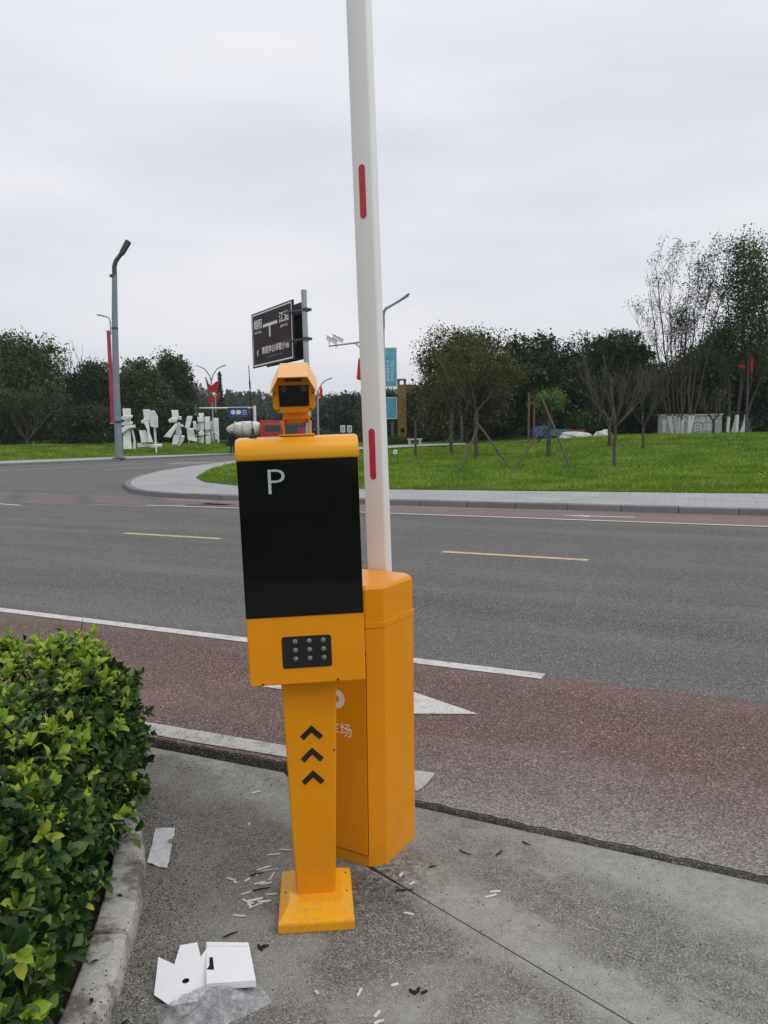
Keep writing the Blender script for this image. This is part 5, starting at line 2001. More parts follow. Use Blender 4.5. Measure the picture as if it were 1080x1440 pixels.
for i in range(7):
    _, yb_, pieces = SC[i]
    Y = SY[i]
    xs_ = [p[0] for pc_ in pieces for p in pc_]
    xc = (min(xs_) + max(xs_)) / 2
    px_c, py_b = 160 + xc / 6.75, 560 + yb_ / 6.75
    b = at(px_c, py_b, Y)
    lz = left_z(b.x, Y)
    b = at(px_c, py_b + 1.0, Y)
    sc_ = Y / FOC / 6.75
    t = thing('sculpture', SLAB[i], 'sculpture', b, R(14), 'white slab sculptures on the far lawn')
    for j, poly in enumerate(pieces):
        m = MB()
        pl2 = [((x - xc) * sc_, (yb_ + 5 - y) * sc_) for x, y in poly]
        th = random.uniform(0.3, 0.42)
        yo = (0.30, -0.22, 0.10, -0.30, 0.24, -0.12, 0.0, -0.26)[j % 8]
        m.prism(pl2, yo - th / 2, yo + th / 2, 'xzy')
        tl = Matrix.Translation((0, yo, 0)) @ Matrix.Rotation(R((-7, 6, 9, -5, 4, -9, 7, 3)[j % 8]), 4, 'X') @ Matrix.Translation((0, -yo, 0)) if 0 < j < len(pieces) - 1 and i < 4 else Matrix()
        zc_ = sum(z for _x, z in pl2) / len(pl2)
        m.xf(Matrix.Translation((0, 0, zc_)) @ tl @ Matrix.Translation((0, 0, -zc_)))
        m.build('slab', M_SCULPT, t, bevel=0.035, seg=2)

# ------------------------------------------------------------------ figure in dark clothes by the far kerb
def person(name, label, loc, rz, h=1.62):
    t = thing(name, label, 'person', loc, rz)
    k_ = h / 1.70
    J = {'pelvis': (0, 0, 0.92), 'belly': (0, 0.0, 1.06), 'chest': (0, 0, 1.28), 'neck': (0, 0, 1.44), 'head0': (0, -0.01, 1.54), 'head1': (0, -0.015, 1.64),
         'shl': (-0.17, 0, 1.37), 'ell': (-0.22, 0.02, 1.10), 'wrl': (-0.21, -0.05, 0.86), 'hal': (-0.205, -0.07, 0.76), 'shr': (0.17, 0, 1.37), 'elr': (0.22, 0.02, 1.10), 'wrr': (0.21, -0.05, 0.86), 'har': (0.205, -0.07, 0.76),
         'hil': (-0.09, 0, 0.86), 'knl': (-0.10, -0.02, 0.48), 'anl': (-0.10, 0.02, 0.09), 'tol': (-0.11, -0.14, 0.035), 'hir': (0.09, 0, 0.86), 'knr': (0.10, -0.03, 0.48), 'anr': (0.11, 0.01, 0.09), 'tor': (0.12, -0.15, 0.035)}
    rad = {'pelvis': 0.13, 'belly': 0.125, 'chest': 0.14, 'neck': 0.06, 'head0': 0.085, 'head1': 0.085, 'sh': 0.07, 'el': 0.05, 'wr': 0.038, 'ha': 0.036, 'hi': 0.10, 'kn': 0.07, 'an': 0.05, 'to': 0.04}
    E_ = [('pelvis', 'belly'), ('belly', 'chest'), ('chest', 'neck'), ('neck', 'head0'), ('head0', 'head1')]
    for s_ in 'lr':
        E_ += [('chest', 'sh' + s_), ('sh' + s_, 'el' + s_), ('el' + s_, 'wr' + s_), ('wr' + s_, 'ha' + s_), ('pelvis', 'hi' + s_), ('hi' + s_, 'kn' + s_), ('kn' + s_, 'an' + s_), ('an' + s_, 'to' + s_)]
    names = list(J)
    me_ = bpy.data.meshes.new('body')
    me_.from_pydata([Vector(J[n]) * k_ for n in names], [(names.index(a), names.index(b)) for a, b in E_], [])
    ob = bpy.data.objects.new('body', me_)
    COL.objects.link(ob)
    ob.modifiers.new('skin', 'SKIN')
    sv = me_.skin_vertices[0].data if me_.skin_vertices else None
    if sv is None:
        bpy.context.view_layer.objects.active = ob
    for i_, n in enumerate(names):
        r_ = rad.get(n, rad.get(n[:2], 0.06)) * k_
        if me_.skin_vertices:
            me_.skin_vertices[0].data[i_].radius = (r_, r_ * (0.8 if n in ('chest', 'belly', 'pelvis') else 1.0))
    if me_.skin_vertices:
        me_.skin_vertices[0].data[0].use_root = True
    sb_ = ob.modifiers.new('sub', 'SUBSURF')
    sb_.levels = 1
    sb_.render_levels = 1
    bpy.context.view_layer.update()
    dg = bpy.context.evaluated_depsgraph_get()
    me2 = bpy.data.meshes.new_from_object(ob.evaluated_get(dg))
    bpy.data.objects.remove(ob)
    me2.materials.clear()
    for mt in (M_NAVY, M_SKIN, M_RUBBER):
        me2.materials.append(mt)
    for p in me2.polygons:
        p.use_smooth = True
        z_ = p.center.z / k_
        p.material_index = 1 if (1.47 < z_ < 1.60 and p.center.y < 0.02) or (z_ < 0.84 and z_ > 0.7 and abs(p.center.x) > 0.17) else (2 if z_ > 1.5 or z_ < 0.08 else 0)
    link('body', me2, t)
    return t


pb_ = at(327.2, 640, 53.6)
person('person', 'person in dark clothes standing by the far kerb, half hidden by the terminal', (pb_.x, 53.6, 0.12), R(200), 1.58)

# ------------------------------------------------------------------ vehicles far behind the terminal
def wheel(parent, x, y, r, w=0.28):
    m = MB()
    m.lathe([(r * 0.55, -w / 2), (r * 0.95, -w / 2), (r, -w * 0.35), (r, w * 0.35), (r * 0.95, w / 2), (r * 0.55, w / 2)], 16, (x, y, r), 'y')
    o_ = m.build('wheel', M_RUBBER, parent, smooth=True)
    m = MB()
    m.lathe([(r * 0.5, -w / 2 + 0.02), (r * 0.5, w / 2 - 0.02)], 12, (x, y, r), 'y')
    m.build('rim', M_STEEL, o_)


vb = at(358, 605, 66)
t = thing('mixer_truck', 'concrete mixer truck with pale drum and red cab, partly hidden by the terminal', 'truck', (vb.x, 66, 0.0))
zdt = at(345, 591.5, 66).z
dx = lambda px_: at(px_, 600, 66).x - vb.x
m = MB()
prof = [(0.18, 0.0), (0.34, 0.25), (0.55, 0.7), (0.64, 1.3), (0.66, 1.9), (0.60, 2.5), (0.48, 2.75)]
m.lathe(prof, 20, (dx(319), 0, zdt - 0.70), 'x')
dr = m.build('drum', M_DRUM, t, smooth=True)
for s_ in (0.7, 1.35, 2.0):
    m = MB()
    m.lathe([(0.675, -0.03), (0.675, 0.03)], 20, (dx(319) + s_, 0, zdt - 0.70), 'x')
    m.build('drum_band', M_STEEL, dr, smooth=True)
m = MB()
m.box((dx(355), 0, 0.75), (5.3, 0.9, 0.25))
m.build('chassis', M_LAMPDARK, t)
m = MB()
m.prism([(dx(368), 0.7), (dx(400), 0.7), (dx(400), 1.6), (dx(396), zdt - 0.05), (dx(368), zdt - 0.02)], -1.0, 1.0, 'xzy')
cb = m.build('cab', M_TRUCKRED, t, bevel=0.05)
m = MB()
m.box((dx(386), -1.005, 1.78), (1.25, 0.03, 0.42))
m.build('window', plain('dark_window', (0.03, 0.045, 0.045), 0.15, 0.5), cb)
m = MB()
m.box((dx(384), -1.02, 2.18), (1.35, 0.06, 0.16))
m.build('stripe', plain('faded_red', (0.38, 0.13, 0.10), 0.6, 0.3), cb)
for px_ in (328, 345, 388):
    wheel(t, dx(px_), -0.75, 0.48)
    wheel(t, dx(px_), 0.75, 0.48)
vb = at(420, 605, 62)
t = thing('pickup_truck', 'vehicle with dark window and magenta panel glimpsed under the camera bracket', 'truck', (vb.x, 62, 0.0))
dx = lambda px_: at(px_, 600, 62).x - vb.x
zr = at(420, 596, 62).z
m = MB()
m.prism([(dx(399), 0.45), (dx(446), 0.45), (dx(446), 1.20), (dx(436), 1.30), (dx(433), zr), (dx(404), zr), (dx(399), 1.3)], -0.85, 0.85, 'xzy')
bd = m.build('body', M_LAMPDARK, t, bevel=0.05)
m = MB()
m.prism([(dx(419), 1.32), (dx(430), 1.32), (dx(430), 1.86), (dx(420), 1.86)], -0.88, -0.85, 'xzy')
m.build('panel', plain('magenta_panel', (0.36, 0.02, 0.12), 0.4, 0.4, 0.3, 5), bd)
m = MB()
m.box((dx(433), -0.87, 1.6), (0.16, 0.05, 0.75))
m.build('pillar', M_WHITE, bd)
m = MB()
m.box((dx(422), -0.88, 1.17), (1.4, 0.06, 0.16))
m.build('bumper', M_TRUCKRED, bd)
wheel(t, dx(406), -0.8, 0.36, 0.22)
wheel(t, dx(440), -0.8, 0.36, 0.22)

# little white twin boards on posts
for px_, lab in ((482, 'left one of two small white boards on posts behind the terminal'), (491.5, 'right one of two small white boards on posts behind the terminal')):
    b = at(px_, 605, 60)
    t = thing('notice_board', lab, 'sign', (b.x, 60, 0.1), 0, 'twin white notice boards')
    zt_, zb2 = at(px_, 598, 60).z - 0.1, at(px_, 608, 60).z - 0.1
    m = MB()
    m.box((0, 0, (zt_ + zb2) / 2), (0.36, 0.05, zt_ - zb2))
    bo = m.build('board', M_WHITE, t)
    m = MB()
    m.box((0.0, -0.03, (zt_ + zb2) / 2), (0.22, 0.02, (zt_ - zb2) * 0.7))
    m.build('print', M_PANEL, bo)
    m = MB()
    m.tube([(0, 0.05, -0.1), (0, 0.05, zt_)], 0.03, 6)
    m.build('post', M_STEEL, t)

# blue three wheeler, brick stack and rocks behind the crest
vb = at(766, 613, 52)
vz = lawn_z(vb.x, 52)
t = thing('cargo_truck', 'small blue cargo truck parked behind the grassy crest', 'truck', (vb.x, 52, vz - 0.30))
dx = lambda px_: at(px_, 605, 52).x - vb.x
hz_ = lambda py_: at(766, py_, 52).z - vz + 0.30
m = MB()
m.prism([(dx(748), 0.35), (dx(768), 0.35), (dx(768), hz_(599)), (dx(756), hz_(599)), (dx(749), hz_(606))], -0.65, 0.65, 'xzy')
cb = m.build('cab', M_TRUCKBLUE, t, bevel=0.04)
m = MB()
m.prism([(dx(752), hz_(607)), (dx(765), hz_(607)), (dx(765), hz_(601)), (dx(757), hz_(601))], -0.67, -0.64, 'xzy')
m.build('window', MATS['dark_window'], cb)
m = MB()
m.box(((dx(769) + dx(801)) / 2, 0, (hz_(604) + 0.45) / 2), (dx(801) - dx(769), 1.3, hz_(604) - 0.45))
m.build('cargo_bed', plain('dusty_blue', (0.06, 0.12, 0.20), 0.6, 0.3, 0.3, 4), t, bevel=0.02)
wheel(t, dx(753), -0.6, 0.28, 0.15)
wheel(t, dx(790), -0.6, 0.28, 0.15)
b = at(811, 605, 51)
t = thing('brick_stack', 'low reddish brick stack between blue truck and pale rocks', 'brick stack', (b.x, 51, lawn_z(b.x, 51) - 0.1))
hh = at(811, 603, 51).z - lawn_z(b.x, 51) + 0.1
bm_me = MB().box((0, 0, 0), (0.235, 0.11, 0.058)).mesh('brick', M_BRICKRED)
for lz_ in range(max(3, int(hh / 0.063))):
    for bx_ in range(4):
        o_ = link('brick', bm_me, t)
        o_.location = (-0.36 + bx_ * 0.243 + (0.05 if lz_ % 2 else 0), random.gauss(0, 0.008), 0.03 + lz_ * 0.0625)
for px_, w_, pyt, lab in ((808, 44, 606.5, 'long low pale rock in front of the blue cargo truck'), (848, 25, 604.5, 'rounded pale rock right of the long low one')):
    b = at(px_, 612, 49.5)
    bz = lawn_z(b.x, 49.5)
    r_ = w_ / FOC * 49.5 / 2
    bm = bmesh.new()
    bmesh.ops.create_icosphere(bm, subdivisions=3, radius=1)
    hh = at(px_, pyt, 49.5).z - bz
    for v in bm.verts:
        n_ = 1 + 0.13 * math.sin(v.co.x * 4.1 + px_) * math.cos(v.co.y * 3.7) + 0.07 * math.sin(v.co.z * 7 + v.co.x * 5)
        v.co = Vector((v.co.x * r_ * n_, v.co.y * r_ * 0.7 * n_, v.co.z * hh * n_))
    me = bpy.data.meshes.new('rock')
    bm.to_mesh(me)
    bm.free()
    me.materials.append(M_ROCK)
    o_ = link('rock', me)
    o_.location = (b.x, 49.5, bz)
    tag(o_, lab, 'rock')

# ochre gate tower, little post, hedge strip, bench
b = at(565.5, 605, 58)
bz = lawn_z(b.x, 58)
t = thing('gate_tower', 'ochre gate tower with a side beam behind the cyan banners', 'gate tower', (b.x, 58, bz))
hz_ = lambda py_: at(565, py_, 58).z - bz
wd = 12 / FOC * 58
m = MB()
m.box((0, 0, hz_(541) / 2 - 0.1), (wd, wd, hz_(541) + 0.2))
m.build('tower_wall', M_GOLD, t)
for sx_ in (-1, 1):
    m = MB()
    m.box((sx_ * wd * 0.36, 0, (hz_(541) + hz_(535)) / 2), (wd * 0.28, wd * 0.8, hz_(535) - hz_(541)))
    m.build('tower_pier', M_GOLD, t)
m = MB()
m.box((0, 0, hz_(535) + 0.05), (wd * 1.1, wd, 0.10))
m.build('tower_top', M_GOLD, t)
m = MB()
m.box((wd / 2 + 0.36, 0.1, (hz_(541) + hz_(553)) / 2), (0.72, 0.5, hz_(541) - hz_(553)))
m.build('beam', plain('rust_beam', (0.19, 0.09, 0.045), 0.8, 0.2), t)
m = MB()
m.box((0.02, -wd / 2, hz_(605)), (wd * 0.45, 0.06, hz_(602) - hz_(608)))
m.build('window', M_DARKGAP, t)
b = at(552, 605, 54)
t = thing('gate_post', 'grey green post standing under the cyan banners', 'post', (b.x, 54, lawn_z(b.x, 54)))
m = MB()
m.box((0, 0, (at(552, 594, 54).z - lawn_z(b.x, 54)) / 2), (0.20, 0.20, at(552, 594, 54).z - lawn_z(b.x, 54)), None, (0.9, 0.9))
m.build('shaft', plain('grey_green', (0.13, 0.13, 0.085), 0.8, 0.2), t)
m = MB()
m.box((0, 0, at(552, 593, 54).z - lawn_z(b.x, 54)), (0.26, 0.26, 0.08))
m.build('post_cap', M_LAMPDARK, t)
b = at(583, 605, 46)
bz = lawn_z(b.x, 46)
t = thing('stone_bench', 'pale stone bench by the footpath behind the bare sapling', 'bench', (b.x, 46, bz))
m = MB()
m.box((0, 0, 0.42), (0.85, 0.4, 0.09))
m.build('seat', M_STONE, t, bevel=0.01)
for sx_ in (-1, 1):
    m = MB()
    m.box((sx_ * 0.3, 0, 0.19), (0.13, 0.36, 0.37))
    m.build('leg', M_STONE, t)
lp_ = on_lawn(556, 645)
t = thing('lawn_sign', 'small white notice plate standing in the grass by the boom', 'sign', lp_)
m = MB()
wl = 5.6 / FOC * lp_.y
m.box((0, 0, 0.28), (wl, 0.02, wl * 1.0), Euler((R(-12), 0, 0)))
pl2 = m.build('plate', M_WHITE, t)
m = MB()
m.box((0, -0.014, 0.28), (wl * 0.6, 0.004, wl * 0.5), Euler((R(-12), 0, 0)))
m.build('print', M_PANEL, pl2)
for fx_, zz_ in ((0.5, 0.34), (-0.4, 0.3)):
    m = MB()
    m.tube([(wl * fx_, 0.0, -0.02), (wl * fx_, 0.03, zz_)], 0.014, 6)
    m.build('stake', M_LAMPDARK, t)

# timber frame
b = at(747, 605, 44)
bz = lawn_z(b.x, 44)
t = thing('timber_frame', 'pair of orange brown timber posts behind the propped sapling', 'timber frame', (b.x, 44, bz))
for px_, pyt in ((743.5, 552), (751, 564)):
    m = MB()
    zz_ = at(px_, pyt, 44).z - bz
    m.box((at(px_, 600, 44).x - b.x, 0, zz_ / 2 - 0.05), (0.10, 0.10, zz_ + 0.1))
    m.build('post', M_ORANGEWOOD, t)
m = MB()
m.box((0.05, 0.08, at(747, 566, 44).z - bz), (0.75, 0.06, 0.10))
m.build('crossbar', M_ORANGEWOOD, t)

# grey wall panels with white lettering
w0, w1 = at(925, 600, 54), at(1015, 600, 54)
wz = lawn_z(18, 54)
t = thing('hoarding', 'low grey hoarding with white lettering and an upward arrow', 'hoarding', ((w0.x + w1.x) / 2, 54, wz))
WW = w1.x - w0.x
wh = at(960, 584, 54).z - wz
np_ = 4
for i in range(np_):
    m = MB()
    m.box((-WW / 2 + WW * (i + 0.5) / np_, 0, wh / 2 - 0.05), (WW / np_ - 0.025, 0.06, wh + 0.1))
    m.build('panel', M_PANEL, t)
m = MB()
m.box((0, -0.01, wh + 0.035), (WW + 0.1, 0.16, 0.06))
m.build('rail', M_WHITE, t)
for i in range(5):
    MB().box((-WW / 2 + WW * i / 4, 0.065, wh / 2 + 0.05), (0.06, 0.06, wh + 0.3)).build('post', M_LAMPDARK, t)
m = MB()
m.prism([(-0.09, -0.45), (0.09, -0.45), (0.09, 0.15), (0.20, 0.15), (0.0, 0.45), (-0.20, 0.15), (-0.09, 0.15)], -0.05, -0.035, 'xzy')
m.xf(Matrix.Translation((-WW / 2 + 0.42, 0, wh * 0.47)))
m.build('arrow', M_PRINTW, t)
for s_, sz, fx, fz in (('AAAA级景区', 0.38, 0.16, 0.72), ('停', 0.55, -0.22, 0.32), ('白库', 0.60, 0.20, 0.30)):
    me = text_mesh(s_, sz, M_PRINTW, 0.01, 'CENTER', 1.1, 0.01)
    me.transform(Matrix.Translation((WW * fx, -0.045, wh * fz)) @ STAND)
    link('lettering', me, t)

# ------------------------------------------------------------------ trees on the lawn
def lz(px, Y):
    return lawn_z(at(px, 605, Y).x, Y)


bare_tree('bare_sapling', 'bare sapling with a small fan of twigs left of the rust leaved tree', 584, 34, lz(584, 34), 592, 545, 32, trunk=0.055, limbs=5, depth=3, spread=0.45)
bare_tree('bare_sapling', 'bare sapling with straight trunk between path end and crossed stakes', 636, 36, lz(636, 36), 580, 520, 30, trunk=0.085, limbs=5, depth=3, spread=0.4, nleaf=2200, leafmat_=ML_RUST)
bare_tree('young_tree', 'young rust leaved tree propped by two crossed stakes', 670, 33, lz(670, 33), 575, 488, 52, trunk=0.085, limbs=7, depth=4, spread=0.42, nleaf=6000, leafmat_=ML_RUST, leafsize=(0.085, 0.055))
bare_tree('young_tree', 'young tree with pale green tuft propped by long slanting stakes', 773, 32, lz(773, 32), 588, 545, 22, trunk=0.09, limbs=4, depth=2, spread=0.4, nleaf=2400, leafmat_=ML_LIGHT, leafsize=(0.09, 0.055))
bare_tree('bare_tree', 'leafless fan shaped tree nearest the kerb on the lawn', 865, 26.5, lz(865, 26.5), 598, 503, 66, trunk=0.055, limbs=7, depth=4, spread=0.40, up=0.26, firstlean=1.15)
bare_tree('bare_tree', 'leafless tree close behind the fan shaped one, with thicker trunk', 857, 36, lz(857, 36), 596, 522, 50, trunk=0.075, limbs=6, depth=4, spread=0.40, up=0.28)
bare_tree('bare_tree', 'slim leafless tree right of the two fan shaped ones', 905, 34, lz(905, 34), 600, 500, 42, trunk=0.055, limbs=6, depth=4, spread=0.38, up=0.34)
bare_tree('bare_tree', 'dark small tree forking low in front of the grey hoarding', 1003, 45, lz(1003, 45), 592, 545, 26, trunk=0.08, limbs=5, depth=4, spread=0.45, up=0.35, bark=M_BARK, nleaf=300, leafmat_=ML_OLIVE)
bare_tree('bare_tree', 'thin bare tree behind the crossed stakes, trunk limewashed white', 649, 50, lz(649, 50), 585, 540, 20, trunk=0.10, limbs=4, depth=3, spread=0.4)


def st(px0, py0, px1, py1, Y0, Y1, label):
    a = on_lawn(px0, py0)
    b = at(px1, py1, Y1)
    stake(label, a, b, 0.042)


st(647, 661, 673, 598, 31, 32.8, 'left stake of the crossed pair under the rust leaved young tree')
st(716, 657, 668, 590, 31, 32.8, 'right stake of the crossed pair under the rust leaved young tree')
st(722, 661, 766, 598, 30, 31.8, 'long stake leaning in from the left against the pale tufted tree')
st(802, 659, 763, 562, 30, 31.7, 'longest stake leaning in from the right, passing the pale tufted trunk')
st(757, 622, 782, 590, 38, 32.3, 'short rear stake behind the pale tufted young tree')

# tall sparse trees with limewashed stems at the right
def tall_tree(label, px, Y, z0, stems, mat, n, leafsize, group=None, white=1.25, sig=0.16):
    base = at(px, 605, Y)
    base.z = z0
    t = thing('tall_tree', label, 'tree', base, 0, group)
    mt_, mw = MB(), MB()
    tips_ = []
    for (pxb, pxm, pxt, pyt, r_) in stems:
        b0 = Vector((at(pxb, 605, Y).x - base.x, random.uniform(-0.15, 0.15), -0.1))
        tp = at(pxt, pyt + 36, Y)
        top = Vector((tp.x - base.x, b0.y + random.uniform(-0.8, 0.8), tp.z - z0))
        mid = Vector((at(pxm, 605, Y).x - base.x, (b0.y + top.y) / 2, top.z * 0.5))
        pts = []
        for i in range(9):
            t_ = i / 8
            p = b0 * (1 - t_) ** 2 + mid * 2 * t_ * (1 - t_) + top * t_ ** 2
            pts.append(p + Vector((random.gauss(0, 0.05), random.gauss(0, 0.05), 0)) * (0 < i < 8))
        rr_ = [r_ * (1 - 0.88 * (i / 8)) for i in range(9)]
        mt_.tube(pts, rr_, 7, cap=False)
        if white:
            k_ = white / (pts[1].z - pts[0].z + 1e-6)
            a1 = pts[0].lerp(pts[1], min(1, k_))
            mw.tube([pts[0], pts[0].lerp(a1, 0.5), a1], [r_ * 1.08 + 0.006] * 3, 9)
        for i in range(14):
            t_ = random.uniform(0.30, 0.98)
            i0 = min(7, int(t_ * 8))
            s_ = pts[i0].lerp(pts[i0 + 1], t_ * 8 - i0)
            az = random.uniform(0, 6.28)
            d_ = Vector((math.cos(az) * 0.45, math.sin(az) * 0.45, 1.0))
            branch(mt_, s_, d_, (top.z) * random.uniform(0.09, 0.16) * (1.15 - 0.5 * t_), rr_[i0] * 0.36 + 0.004, 2, 0.40, 0.45, 4, (2, 3), 0.75, tips_, 0.006)
    mt_.build('trunk', M_BARK, t, smooth=True)
    if white:
        mw.build('limewash_band', M_LIME, t, smooth=True)
    if n:
        T_ = np.array([list(q_) for q_ in tips_])
        P = T_[RNG.integers(0, len(T_), n)] + np.clip(RNG.normal(size=(n, 3)), -1.8, 1.8) * sig
        V, F = leaf_quads(P, *leafsize)
        link('crown', np_mesh('crown', V, F, mat), t)
    return t


tall_tree('tall thin bare stemmed tree with white trunk bases, leftmost of the towering trees', 942, 52, lz(942, 52),
          [(945, 918, 903, 345, 0.065), (945.5, 926, 897, 410, 0.05), (946, 934, 924, 332, 0.08), (953, 938, 950, 328, 0.065), (953.5, 950, 935, 370, 0.05)], ML_DARK, 1900, (0.11, 0.07))
tall_tree('tall forked tree with grey stems and sparse leaves in front of the hoarding', 962, 50.5, lz(962, 50.5),
          [(960, 962, 972, 335, 0.07), (967, 962, 986, 345, 0.085), (967.5, 976, 1004, 338, 0.065), (968, 988, 1020, 350, 0.06), (960.5, 950, 960, 400, 0.06)], ML_DARK, 4600, (0.12, 0.075), sig=0.2)
tall_tree('tall leafy multi stemmed tree at the right edge with white limewashed trunks', 1032, 51, lz(1032, 51),
          [(1023, 1030, 1026, 370, 0.085), (1034, 1040, 1040, 338, 0.09), (1031, 1054, 1064, 332, 0.10), (1044, 1058, 1086, 345, 0.085), (1040, 1072, 1102, 385, 0.075)], ML_MID, 19000, (0.15, 0.095), sig=0.42)

# ------------------------------------------------------------------ wood behind the right lawn
TG = 'dense trees behind the lawn'
leafy_tree('broad_tree', 'broad green and rust crowned tree right of the cyan banners', 655, 52, lz(655, 52), (588, 722, 455, 608), ML_RUST, 17000, (0.15, 0.085), 13, TG, trunk=0.2, csig=0.36, per=60)
leafy_tree('broad_tree', 'dark open crowned tree with sky gaps between rust tree and dome', 748, 56, lz(748, 56), (690, 800, 462, 600), ML_DARK, 10500, (0.18, 0.10), 11, TG, trunk=0.2, csig=0.38, per=70, shell=0.7)
leafy_tree('dome_tree', 'dark dome shaped evergreen behind the fan shaped bare tree', 852, 55, lz(852, 55), (778, 926, 461, 612), ML_DARK, 24000, (0.17, 0.09), 15, TG, trunk=0.25, csig=0.34, per=60, low=True)
leafy_tree('broad_tree', 'mid green tree filling the gap between tall stems', 985, 57, lz(985, 57), (940, 1034, 470, 605), ML_MID, 12000, (0.17, 0.09), 10, TG, trunk=0.2, low=True)
leafy_tree('broad_tree', 'dark green tree under the tall crowned one at the right edge', 1062, 58, lz(1062, 58), (1010, 1125, 478, 610), ML_DARK, 12000, (0.17, 0.09), 10, TG, trunk=0.2, low=True)
leafy_tree('bushy_tree', 'low dark tree behind the hoarding left end', 915, 60, lz(915, 60), (870, 962, 505, 612), ML_DARK, 9000, (0.17, 0.09), 8, TG, trunk=0.15, low=True)
leafy_tree('bushy_tree', 'low dark green tree behind the ochre gate tower', 590, 64, lz(590, 64), (556, 632, 540, 622), ML_DARK, 7500, (0.17, 0.09), 8, TG, trunk=0.15, low=True)
leafy_tree('bushy_tree', 'low green tree behind the crossed stakes', 690, 60, lz(690, 60), (645, 745, 530, 616), ML_MID, 9000, (0.17, 0.09), 8, TG, trunk=0.15, low=True)
leafy_tree('shrub', 'round dark shrub with pale flower specks above the pale rocks', 822, 53, lz(822, 53), (800, 848, 581, 612), ML_MID, 3500, (0.11, 0.07), 5, TG, cat='shrub', trunk=0.05, low=True)


def under(name, label, pts, h, depth_, n, mat, leaf=(0.2, 0.11)):
    V_ = []
    L_ = len(pts) - 1
    P = []
    for _ in range(n):
        s_ = random.uniform(0, L_)
        i_ = min(L_ - 1, int(s_))
        a, b = pts[i_], pts[i_ + 1]
        t_ = s_ - i_
        p = Vector(a).lerp(Vector(b), t_)
        hh_ = h * (0.75 + 0.35 * math.sin(s_ * 9 + 2 * math.sin(s_ * 23)))
        P.append((p.x + random.gauss(0, 0.15), p.y + random.uniform(0, depth_), p.z + hh_ * random.random() ** 0.8))
    V, F = leaf_quads(np.array(P), *leaf)
    return tag(link(name, np_mesh(name, V, F, mat)), label, 'undergrowth', None, 'stuff')


def gp(px, Y, fn):
    p = at(px, 605, Y)
    return (p.x, p.y, fn(p.x, p.y))


under('undergrowth', 'dark undergrowth massed beneath the trees behind the lawn', [gp(x, Y_, lawn_z) for x, Y_ in ((500, 66), (590, 62), (690, 60), (800, 59), (900, 60), (1000, 61), (1150, 62))], 3.0, 4.5, 26000, ML_DARK)
under('undergrowth', 'dark undergrowth massed beneath the trees behind the far left lawn', [gp(x, Y_, left_z) for x, Y_ in ((-60, 66), (60, 68), (160, 71), (250, 76), (330, 84))], 3.2, 4.0, 22000, ML_DARK)
under('undergrowth', 'clipped low hedge strip at the foot of the ochre gate tower', [gp(x, Y_, lawn_z) for x, Y_ in ((543, 52), (575, 52))], 0.55, 0.8, 1800, ML_MID, (0.09, 0.05))

# ------------------------------------------------------------------ trees behind the left lawn
TL = 'trees behind the far left lawn'


def ll(px, Y):
    return left_z(at(px, 605, Y).x, Y)


leafy_tree('broad_tree', 'large dark tree at the left edge of the picture', 22, 64, ll(22, 64), (-50, 88, 456, 632), ML_MID, 17000, (0.19, 0.10), 13, TL, trunk=0.25, per=60)
bare_tree('bushy_tree', 'multi stemmed low tree on splayed stakes in front of the large left tree', 37, 60, ll(37, 60), 620, 548, 46, TL, trunk=0.13, limbs=7, depth=4, spread=0.45, nleaf=7000, leafmat_=ML_OLIVE, leafsize=(0.14, 0.08))
bare_tree('bare_tree', 'bare topped tree poking above the woods left of the lamp', 115, 72, ll(115, 72), 590, 470, 28, TL, trunk=0.14, limbs=6, depth=3, spread=0.26, up=0.6)
leafy_tree('broad_tree', 'dark tree immediately left of the tall street lamp', 128, 70, ll(128, 70), (88, 168, 502, 632), ML_DARK, 13000, (0.18, 0.10), 11, TL, trunk=0.2, low=True)
leafy_tree('broad_tree', 'green topped tree directly behind the tall street lamp', 195, 72, ll(195, 72), (146, 246, 497, 628), ML_OLIVE, 15000, (0.18, 0.10), 12, TL, trunk=0.2, low=True)
leafy_tree('tall_tree', 'taller open crowned tree above the white sculptures', 246, 78, ll(246, 78), (212, 274, 496, 600), ML_DARK, 9000, (0.22, 0.14), 10, TL, trunk=0.2, csig=0.42, per=55, shell=0.6)
leafy_tree('bushy_tree', 'rounded dark bush mass left of the first white sculpture', 118, 63, ll(118, 63), (78, 168, 570, 638), ML_DARK, 9500, (0.15, 0.08), 8, TL, cat='bush', trunk=0.1, low=True)
leafy_tree('bushy_tree', 'dark bush behind the middle white sculptures', 232, 68, ll(232, 68), (185, 282, 560, 634), ML_DARK, 9000, (0.16, 0.09), 8, TL, cat='bush', trunk=0.1, low=True)
leafy_tree('bushy_tree', 'low dark bush at the far left behind the lawn', -5, 61, ll(-5, 61), (-60, 50, 575, 640), ML_DARK, 9000, (0.16, 0.09), 8, TL, cat='bush', trunk=0.1, low=True)
leafy_tree('bushy_tree', 'dark trees behind the white cube column and blue sign', 300, 88, 0.3, (258, 350, 574, 626), ML_FAR, 7000, (0.2, 0.11), 8, TL, trunk=0.12, low=True)
